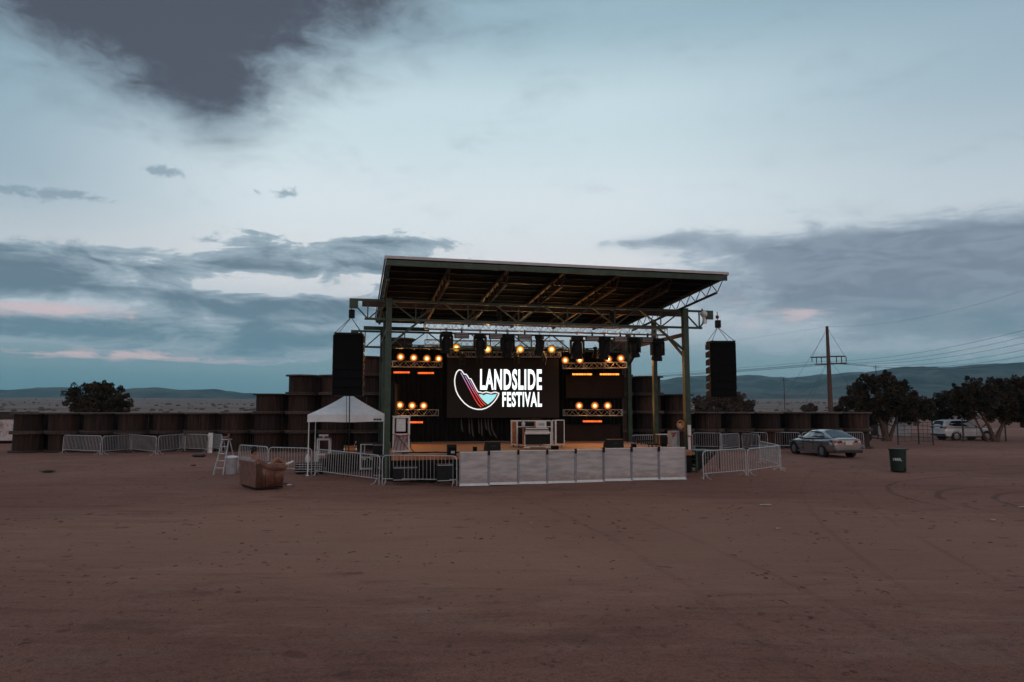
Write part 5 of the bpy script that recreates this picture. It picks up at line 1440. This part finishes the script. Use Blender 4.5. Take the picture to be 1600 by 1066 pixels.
        for hx in P['handles']:
            m=MB(); m.box((hx,s*(hw*.985),P['hz']),(.20,.035,.03)); m.build('door_handle',P['paint'],r)
        m=MB()
        for hx in P['gaps']: m.box((hx,s*(hw*.992),P['hz']-.20),(.012,.03,.62))
        m.build('door_gap',M['plastic'],r)
        m=MB(); m.box((P['wb']*.5,s*hw*.95,st[3][1]+.03),(P['wb']-wr*2.2,.06,.10)); m.build('sill',P['sillm'],r)
    m=MB(); m.box((rx-.035,0,P['pz']),(.02,.40,.17)); m.build('number_plate',M['plate'],r)
    m=MB(); m.box((rx+.06,0,P['bz']),(.16,hw*1.80,.16)); m.build('rear_bumper',M['plastic'],r,bevel=.03)
    m=MB(); m.box((rx-.02,0,P['tail'][1]+.04),(.05,hw*1.2,.02)); m.build('boot_lip',M['plastic'] if P.get('lip') else P['paint'],r)
    m=MB(); fx=st[-1][0]; m.box((fx-.02,0,.45),(.08,hw*1.3,.16)); m.build('front_grille',M['plastic'],r)
    for s in (-1,1):
        m=MB(); m.sphere((fx-.10,s*hw*.70,.66),(.10,.18,.06),10,6); m.build('headlight',M['glass'],r,smooth=True)
    return r
sed=dict(hw=.92,paint=M['silver'],wr=.335,wb=2.80,
 stations=[(-1.08,.34,.98,.80),(-1.04,.28,1.04,.90),(-.75,.24,1.07,.975),(-.3,.21,1.06,1.0),(.5,.20,1.03,1.0),(1.4,.20,1.0,1.0),(2.1,.20,.98,1.0),(2.6,.21,.96,.99),(3.1,.24,.89,.96),(3.5,.28,.80,.88),(3.72,.36,.66,.70)],
 cabin=[(-.72,1.05,1.08,.80,.76),(-.15,1.05,1.30,.86,.68),(.35,1.03,1.43,.90,.66),(1.0,1.01,1.47,.92,.66),(1.5,1.0,1.43,.92,.66),(1.95,.99,1.24,.90,.70),(2.45,.97,1.0,.86,.80)],
 windows=[[(-.12,.16),(.05,.75),(.42,.93),(.80,.95),(.80,.10),(.1,.08)],[(.86,.10),(.86,.95),(1.35,.94),(1.75,.80),(2.16,.16)]],
 ws=(2.38,1.02,.76,1.52,1.41,.60),rw=(-.66,1.10,.68,.28,1.415,.58),
 tail=(.80,.95),mirror=(1.98,1.04),handles=(.35,1.25),hz=.86,gaps=(.82,1.85),pz=.80,bz=.36,sillm=M['silver'],lip=True)
R_l=gnd(1286.5,714.2); hdg=R(98)
car('silver_sedan','silver sedan parked with its tail toward us, right of the stage','car',R_l+Vector((math.cos(hdg-PI/2),math.sin(hdg-PI/2),0))*.82,hdg,sed)
suv=dict(hw=.925,paint=M['carwhite'],wr=.36,wb=2.66,
 stations=[(-.98,.42,1.02,.86),(-.95,.34,1.10,.94),(-.6,.28,1.12,.985),(-.2,.27,1.11,1.0),(.6,.26,1.09,1.0),(1.4,.26,1.07,1.0),(2.0,.26,1.06,1.0),(2.5,.28,1.04,.985),(3.0,.30,.97,.96),(3.4,.34,.88,.88),(3.58,.42,.74,.74)],
 cabin=[(-.96,1.10,1.22,.88,.80),(-.74,1.11,1.60,.90,.72),(-.3,1.11,1.68,.92,.73),(.6,1.09,1.70,.92,.73),(1.3,1.08,1.66,.92,.73),(1.75,1.07,1.42,.91,.76),(2.35,1.05,1.10,.87,.82)],
 windows=[[(-.55,.30),(-.25,.86),(.12,.90),(.62,.90),(.62,.12),(.0,.10)],[(.70,.12),(.70,.90),(1.2,.90),(1.6,.74),(2.05,.14)]],
 ws=(2.28,1.10,.78,1.34,1.62,.64),rw=(-.94,1.20,.66,-.74,1.56,.58),
 tail=(.96,1.14),mirror=(1.86,1.12),handles=(.15,1.1),hz=.95,gaps=(.66,1.75),pz=.88,bz=.46,sillm=M['plastic'])
pp=at(1491,655,56.5); hdg2=R(5)
car('white_suv','white suv parked under the junipers behind the wire fence','car',(pp.x,56.5+.85,0),hdg2,suv)
# ------------------------------------------------------------------ junipers
def tree(name,label,cat,base,blobs_,leaf,trunks,seed,nleaf=230,ls=.16,group=None,gapf=.0):
    """blobs_: (x,z,r) in metres relative to the base, spread in depth too"""
    rr=random.Random(seed); r=thing(name,label,cat,base,0,group)
    m=MB()
    for (p0,p1,p2,r0) in trunks:
        p0,p1,p2=Vector(p0),Vector(p1),Vector(p2); pts=[]; rs_=[]
        for i in range(7):
            t=i/6; q=p0*(1-t)**2+p1*2*t*(1-t)+p2*t*t
            q+=Vector((mnoise.noise(q*1.3+Vector((seed,0,0))),mnoise.noise(q*1.3+Vector((0,seed,0))),0))*.08*t
            pts.append(q); rs_.append(r0*(1-.72*t)*(1.25 if i==0 else 1))
        m.path(pts,rs_,8)
        for b in range(4):
            t=rr.uniform(.45,1); q=pts[int(t*6)]; bx=rr.choice(blobs_); e=Vector((bx[0],rr.uniform(-.5,.5)*bx[2],bx[1]))
            mid=(q+e)/2+Vector((rr.uniform(-.2,.2),rr.uniform(-.2,.2),rr.uniform(-.1,.25)))
            m.path([q,mid,e],[r0*.30,r0*.2,r0*.06],5)
    m.build('trunk',M['bark'],r)
    c=MB(); vs=[]; fs=[]
    clumps=[]
    for (x,z,rad) in blobs_:
        nc=max(8,int(20*(rad/.7)**1.7))
        for k in range(nc):
            d=Vector((rr.gauss(0,1),rr.gauss(0,1),rr.gauss(0,1))).normalized()*rad*rr.uniform(.45,1.0)
            d.y*=1.15; d.z*=.85
            if rr.random()<.16: d*=rr.uniform(1.12,1.35); clumps.append((Vector((x,rr.uniform(-.6,.6)*rad,z))+d,rad*rr.uniform(.12,.2)))
            else: clumps.append((Vector((x,rr.uniform(-.6,.6)*rad,z))+d,rad*rr.uniform(.22,.38)))
    for (p,cr) in clumps:
        for k in range(int(nleaf*.38)):
            d=Vector((rr.gauss(0,1),rr.gauss(0,1),rr.gauss(0,1))).normalized()
            q=p+d*cr*rr.uniform(.35,1.05)
            t=(d+Vector((rr.uniform(-.7,.7),rr.uniform(-.7,.7),rr.uniform(-.2,.9)))).normalized()
            s=t.cross(Vector((rr.uniform(-1,1),rr.uniform(-1,1),rr.uniform(-1,1)))).normalized()
            l=ls*rr.uniform(.5,1.1); w=l*.33; o=len(vs)
            vs += [q-s*w*.4,q+t*l*.5-s*w,q+t*l,q+t*l*.5+s*w,]
            fs.append((o,o+1,o+2,o+3))
    c.add(vs,fs); c.build('crown',leaf,r)
    return r
def B(base_px,Y,lst):
    """pixel silhouette blobs -> metres about the base"""
    bx=at(base_px,655,Y).x; k=Y/F; out=[]
    for px,py,rp in lst:
        p=at(px,py,Y); out.append((p.x-bx,p.z,rp*k))
    return Vector((bx,Y,0)),out
b_,bl=B(155,58,[(118,613,12),(115,630,12),(132,625,13),(140,606,11),(152,602,8),(160,616,15),(166,603,8),(176,612,12),(172,630,14),(150,634,14),(192,624,10),(198,633,9),(130,640,14),(185,640,13),(155,648,20)])
tree('juniper_tree','rounded juniper rising behind the low spool wall at far left','tree',b_,bl,M['leafA'],[((-.4,0,0),(-.7,0,1.2),(-.9,0,3.2),.22),((.2,0,0),(.3,0,1.6),(.5,.1,3.6),.24),((.5,0,0),(1.1,0,1.3),(1.7,0,3.0),.18)],5,ls=.17)
b_,bl=B(1128,58,[(1098,632,14),(1115,624,14),(1132,620,15),(1150,625,14),(1165,634,12),(1108,640,16),(1140,640,20),(1160,643,14),(1092,644,10),(1172,645,8)])
tree('juniper_tree','grey brown juniper dome below the right line array, behind the wall','tree',b_,bl,M['leafB'],[((0,0,0),(.2,0,1.2),(.3,0,2.8),.25),((.3,0,0),(1.0,0,1.2),(1.5,0,2.2),.2)],6,ls=.18)
b_,bl=B(1264,100,[(1258,638,5.5),(1266,636.5,6.5),(1272,639,4.5),(1264,643,8)])
tree('juniper_bush','small round bush on the plain left of the utility pole','bush',b_,bl,M['leafB'],[((0,0,0),(.1,0,.8),(.2,0,1.8),.15)],8,ls=.26,nleaf=120)
b_,bl=B(1383,56,[(1338,612,13),(1350,600,13),(1362,594,10),(1376,600,14),(1384,590,9),(1396,600,13),(1408,608,13),(1325,628,12),(1316,640,10),(1340,630,16),(1360,620,18),(1384,618,18),(1405,626,17),(1422,630,14),(1432,622,10),(1444,628,10),(1345,646,14),(1330,650,10),(1366,640,14),(1412,644,15),(1430,646,14),(1446,646,12),(1352,660,11),(1366,656,9),(1338,664,7),(1425,656,9),(1395,640,14),(1380,650,12),(1408,654,10),(1352,632,14)])
tree('juniper_tree','broad juniper with a forked trunk right of the silver car','tree',b_,bl,M['leafA'],[((0,0,0),(-.1,0,1.0),(-.9,0,3.0),.30),((.2,0,0),(.6,0,1.0),(1.3,0,2.6),.2),((0,.1,0),(.2,.2,1.5),(.3,.3,3.8),.24)],9,ls=.17)
b_,bl=B(1478,61,[(1458,634,11),(1470,622,11),(1484,618,10),(1496,626,12),(1478,636,15),(1462,648,12),(1490,646,14),(1446,640,12),(1472,654,9),(1505,640,12),(1500,622,11)])
tree('juniper_tree','dim juniper between the two large ones, above the white suv','tree',b_,bl,M['leafA'],[((0,.2,0),(0,.3,1.0),(.3,.3,2.6),.25)],10,ls=.17)
b_,bl=B(1553,55,[(1506,608,11),(1520,600,12),(1500,622,14),(1518,620,16),(1538,606,13),(1555,602,12),(1572,602,12),(1588,600,12),(1604,604,13),(1540,624,18),(1562,620,18),(1584,622,18),(1604,624,16),(1508,634,12),(1535,638,15),(1560,640,17),(1548,652,9),(1572,654,10),(1585,644,16),(1605,644,14),(1496,634,12),(1500,612,10),(1512,648,11),(1590,655,11),(1604,655,12),(1530,628,14),(1548,612,13),(1570,614,13),(1590,614,13),(1575,652,11)])
tree('juniper_tree','dark spreading juniper with a leaning trunk right of the white suv','tree',b_,bl,M['leafA'],[((-.1,0,0),(-.3,0,1.2),(-1.2,0,2.4),.19),((.1,0,0),(.3,0,1.0),(1.4,0,2.4),.21),((-.6,0,0),(-1.2,-.1,1.0),(-1.7,-.1,2.0),.12)],12,ls=.17)
b_,bl=B(1618,58,[(1600,602,13),(1618,598,16),(1640,604,16),(1612,622,20),(1640,626,20),(1618,648,20),(1645,650,18),(1602,640,15),(1630,640,18)])
tree('juniper_tree','dark juniper cut by the right edge of the view','tree',b_,bl,M['leafA'],[((0,0,0),(.2,0,1.0),(.3,.3,2.6),.28)],13,ls=.17)
# low scrub far out on the plain
m=MB(); rr=random.Random(31)
for k in range(900):
    y=rr.uniform(95,900)**1.0; x=rr.uniform(-.85,.85)*y
    if rr.random()<.5: y=rr.uniform(230,1400); x=rr.uniform(-.85,.85)*y
    s=rr.uniform(.25,.8)*(1 if y<300 else 1.5)
    for q in range(2): m.sphere((x+rr.uniform(-1,1)*s,y,gh(x,y)+s*.35),(s*rr.uniform(.8,1.9),s,s*rr.uniform(.5,.85)),6,4)
tag(m.build('far_scrub',M['leafB']),kind='stuff')

# ------------------------------------------------------------------ utility pole, wires, small poles
PY=147.0; pb=at(1298.6,655,PY); H_=at(1296,510,PY).z
r=thing('utility_pole','tall brown utility pole with two pairs of crossarms','utility pole',(pb.x,PY,0),R(-14))
m=MB(); m.tube((0,0,0),(0,0,H_),.56,.30,n=12); m.build('shaft',M['pole'],r,smooth=False)
za=at(1296,558,PY).z; zb_=at(1296,569,PY).z
for (x0,x1,z) in ((-3.5,-.4,za),(-2.7,-.4,zb_),(.4,3.6,zb_+.1),(.4,3.4,za+.1)):
    m=MB(); m.bar((x0,-.4,z),(x1,-.4,z),.18,.22); m.bar((x0,.4,z),(x1,.4,z),.18,.22); m.build('crossarm',M['pole'],r)
for k,(x,z,l) in enumerate(((-3.3,za,1.0),(-2.4,za,1.4),(-1.4,za,1.4),(1.6,za,1.5),(2.6,za,1.5),(3.5,za,1.2))):
    m=MB(); m.lathe([(.05,0),(.13,-.15),(.06,-.3),(.13,-.45),(.06,-.6),(.12,-.75),(.04,-l)],8,Matrix.Translation((x,0,z))); m.build('insulator',M['rust'],r)
m=MB()
for s in (-1,1): m.tube((0,0,H_-.3),(s*3.3,0,za),.03,n=4)
m.build('arm_brace',M['wire'],r)
m=MB()
for k,(x,y) in enumerate(((-9,-14),(-7.5,-12),(-13,-6))): m.tube((0,0,za-.5 if k<2 else H_-1),(x,y,.1),.025,n=4)
for k,(x,y) in enumerate(((7.5,-7),)): m.tube((0,0,za-.5),(x,y,.1),.025,n=4)
m.build('guy_wire',M['wire'],r)
def wire(label,pts,sag,rad=.022):
    p0=Vector(pts[0]); r=thing('power_line',label,'power line',p0,0,'power lines strung across the plain')
    m=MB()
    for a,b in zip(pts,pts[1:]):
        a,b=Vector(a),Vector(b); m.path([a+(b-a)*(i/18)-Vector((0,0,sag*4*(i/18)*(1-i/18)))-p0 for i in range(19)],rad,4)
    m.build('cable',M['wire'],r)
c_=Vector((pb.x,PY,0)); ux=Vector((math.cos(R(-14)),math.sin(R(-14)),0))
for k,(x,z) in enumerate(((-3.3,za-1.0),(-2.4,za-1.4),(-1.4,za-1.4),(1.6,za-1.5),(2.6,za-1.5),(3.5,za-1.2))):
    q=c_+ux*x+Vector((0,0,z)); off=Vector((x*.25,x*.7,0))
    rt=at(1640,505+k*11,112)+off*1.0
    lt=Vector((-30,330,q.z+2.5))+off*2.2
    wire('thin power line passing over the utility pole crossarms',[lt,q,rt],1.6)
q=c_+Vector((0,0,H_-.1)); wire('highest power line at the very top of the utility pole',[Vector((-30,335,q.z+1)),q,at(1640,440,105)],1.8,.012)
for (px,py0,Y,lab) in ((1227,590,230,'thin distant pole on the plain left of the utility pole'),(1372.5,571,240,'thin distant pole on the ridge above the broad juniper')):
    p=at(px,655,Y); h=at(px,py0,Y).z; r=thing('distant_pole',lab,'pole',(p.x,Y,0),0)
    m=MB(); m.tube((0,0,0),(0,0,h),.16,.12,n=6); m.build('shaft',M['pole'],r)
    m=MB(); m.bar((-1,0,h-.9),(1,0,h-.9),.12); m.build('crossarm',M['pole'],r)

# ------------------------------------------------------------------ shed, trailer, fences, lamp
p=at(1333,655,66); q=at(1424,655,66)
r=thing('white_shed','low whitewashed shed half hidden behind the broad juniper','shed',(p.x,66,0),R(2)); w=q.x-p.x
m=MB(); m.box((w/2,1.5,.95),(w,3,1.9)); m.build('wall',M['shed'],r)
m=MB(); m.box((w/2,1.5,1.96),(w+.4,3.5,.08),rx=R(-4)); m.build('roof',M['rusty'],r)
for x in (.9,2.9):
    m=MB(); m.box((x,-.02,1.05),(.55,.06,.7)); m.build('window',M['glass'],r)
m=MB(); m.box((w*.36,-.02,.8),(.7,.06,1.55)); m.build('door',M['darkwood'],r)
for i in range(9):
    m=MB(); m.bar((w*.55+i*.3,-.05,.02),(w*.55+i*.3,-.05,1.85),.035) if False else None
p=at(24,655,52)
r=thing('storage_trailer','pale rust blotched trailer with a dark top at the far left edge','trailer',(p.x-5.2,52,0),R(3))
m=MB(); m.box((2.6,1.2,1.0),(5.2,2.4,1.6)); m.build('body',M['rusty'],r,bevel=.03)
m=MB(); m.box((2.6,1.2,2.10),(5.3,2.5,.55)); m.build('roof',M['darkwood'],r)
m=MB(); m.box((2.6,1.2,.15),(5.0,2.2,.16)); m.build('chassis',M['black'],r)
for x in (1.0,1.9):
    m=MB(); m.tube((x,-.02,.3),(x,.2,.3),.3,n=16); m.build('wheel',M['tyre'],r)
# stock panels: three posts and rails
def gnd_y(px,Y): p=at(px,655,Y); return Vector((p.x,Y,0))
P1,P2,P3=gnd_y(1401.5,50.5),gnd_y(1433.8,51.2),gnd_y(1456,50.0)
r=thing('stock_panel_fence','dark pipe and wire stock panel between the juniper and the white suv','fence',P1,0)
for q,h in ((P1,1.95),(P2,1.95),(P3,1.75)):
    m=MB(); m.tube(q-P1,q-P1+Vector((0,0,h)),.05,n=8); m.build('post',M['wire'],r)
for a,b in ((P1,P2),(P2,P3)):
    m=MB()
    for z in (.25,.52,.80,1.08,1.36,1.62): m.tube(a-P1+Vector((0,0,z)),b-P1+Vector((0,0,z)),.017,n=5)
    for t in (.33,.66): q=a+(b-a)*t; m.tube(q-P1+Vector((0,0,.2)),q-P1+Vector((0,0,1.64)),.014,n=4)
    m.build('rail_panel',M['wire'],r)
P4,P5,P6=gnd_y(1503.3,54.5),gnd_y(1569.5,55.0),gnd_y(1660,56)
r=thing('wire_fence','thin wire fence with dark posts running past the white suv','fence',P3+Vector((.1,.3,0)),0)
o0=P3+Vector((.1,.3,0))
for q,h in ((P4,1.72),(P5,1.35),(P6,1.5)):
    m=MB(); m.tube(q-o0,q-o0+Vector((0,0,h)),.055,n=8); m.build('post',M['wire'],r)
m=MB()
for a,b in ((o0,P4),(P4,P5),(P5,P6)):
    for z in (.4,.75,1.1,1.3): m.tube(a-o0+Vector((0,0,z)),b-o0+Vector((0,0,z)),.006,n=3)
m.build('wire_strand',M['wire'],r)
lp=at(1345,680.5,47.0)
r=thing('work_lamp','small lit work lamp on a stand behind the silver car','lamp',(lp.x,lp.y,0),0)
m=MB(); m.tube((0,0,0),(0,0,lp.z-.1),.018); m.build('stand',M['galv'],r)
m=MB(); m.lathe([(.05,.16),(.11,.02),(.12,.0)],12,Matrix.Translation((0,0,lp.z))@Matrix.Rotation(PI/2,4,'X')); m.build('housing',M['black'],r)
m=MB(); m.sphere((0,-.03,lp.z),(.10,.03,.10),12,6); m.build('lens',emit('lamp_white',(1,.86,.60),9),r)
for a in (0,2.1,4.2):
    m=MB(); m.tube((0,0,.35),(.3*math.cos(a),.3*math.sin(a),0),.012); m.build('leg',M['galv'],r)
r=thing('tow_hitch','low dark trailer hitch and wheel lying under the broad juniper','trailer hitch',gnd_y(1352,55),0)
m=MB(); m.lathe([(.30,-.1),(.34,-.08),(.34,.08),(.30,.1)],16,Matrix.Translation((.1,0,.34))@Matrix.Rotation(PI/2,4,'X')); m.build('wheel',M['tyre'],r)
m=MB(); m.bar((.2,0,.35),(1.5,.1,.18),.10); m.bar((.9,0,.28),(1.2,.3,.5),.06); m.build('drawbar',M['black'],r)
# ------------------------------------------------------------------ camera and output
cam=bpy.data.cameras.new('camera'); co=bpy.data.objects.new('camera',cam); COL.objects.link(co)
co.location=(0,0,CAMZ); co.rotation_euler=(PI/2+PITCH,0,0)
cam.sensor_width=36; cam.lens=36*F/1600; cam.clip_start=0.1; cam.clip_end=20000
scene.camera=co
scene.view_settings.view_transform='Standard'; scene.view_settings.look='None'; scene.view_settings.exposure=0; scene.view_settings.gamma=1
scene.cycles.max_bounces=6; scene.cycles.diffuse_bounces=3; scene.cycles.glossy_bounces=3; scene.cycles.volume_bounces=0
scene.cycles.use_denoising=True; scene.cycles.sample_clamp_indirect=6
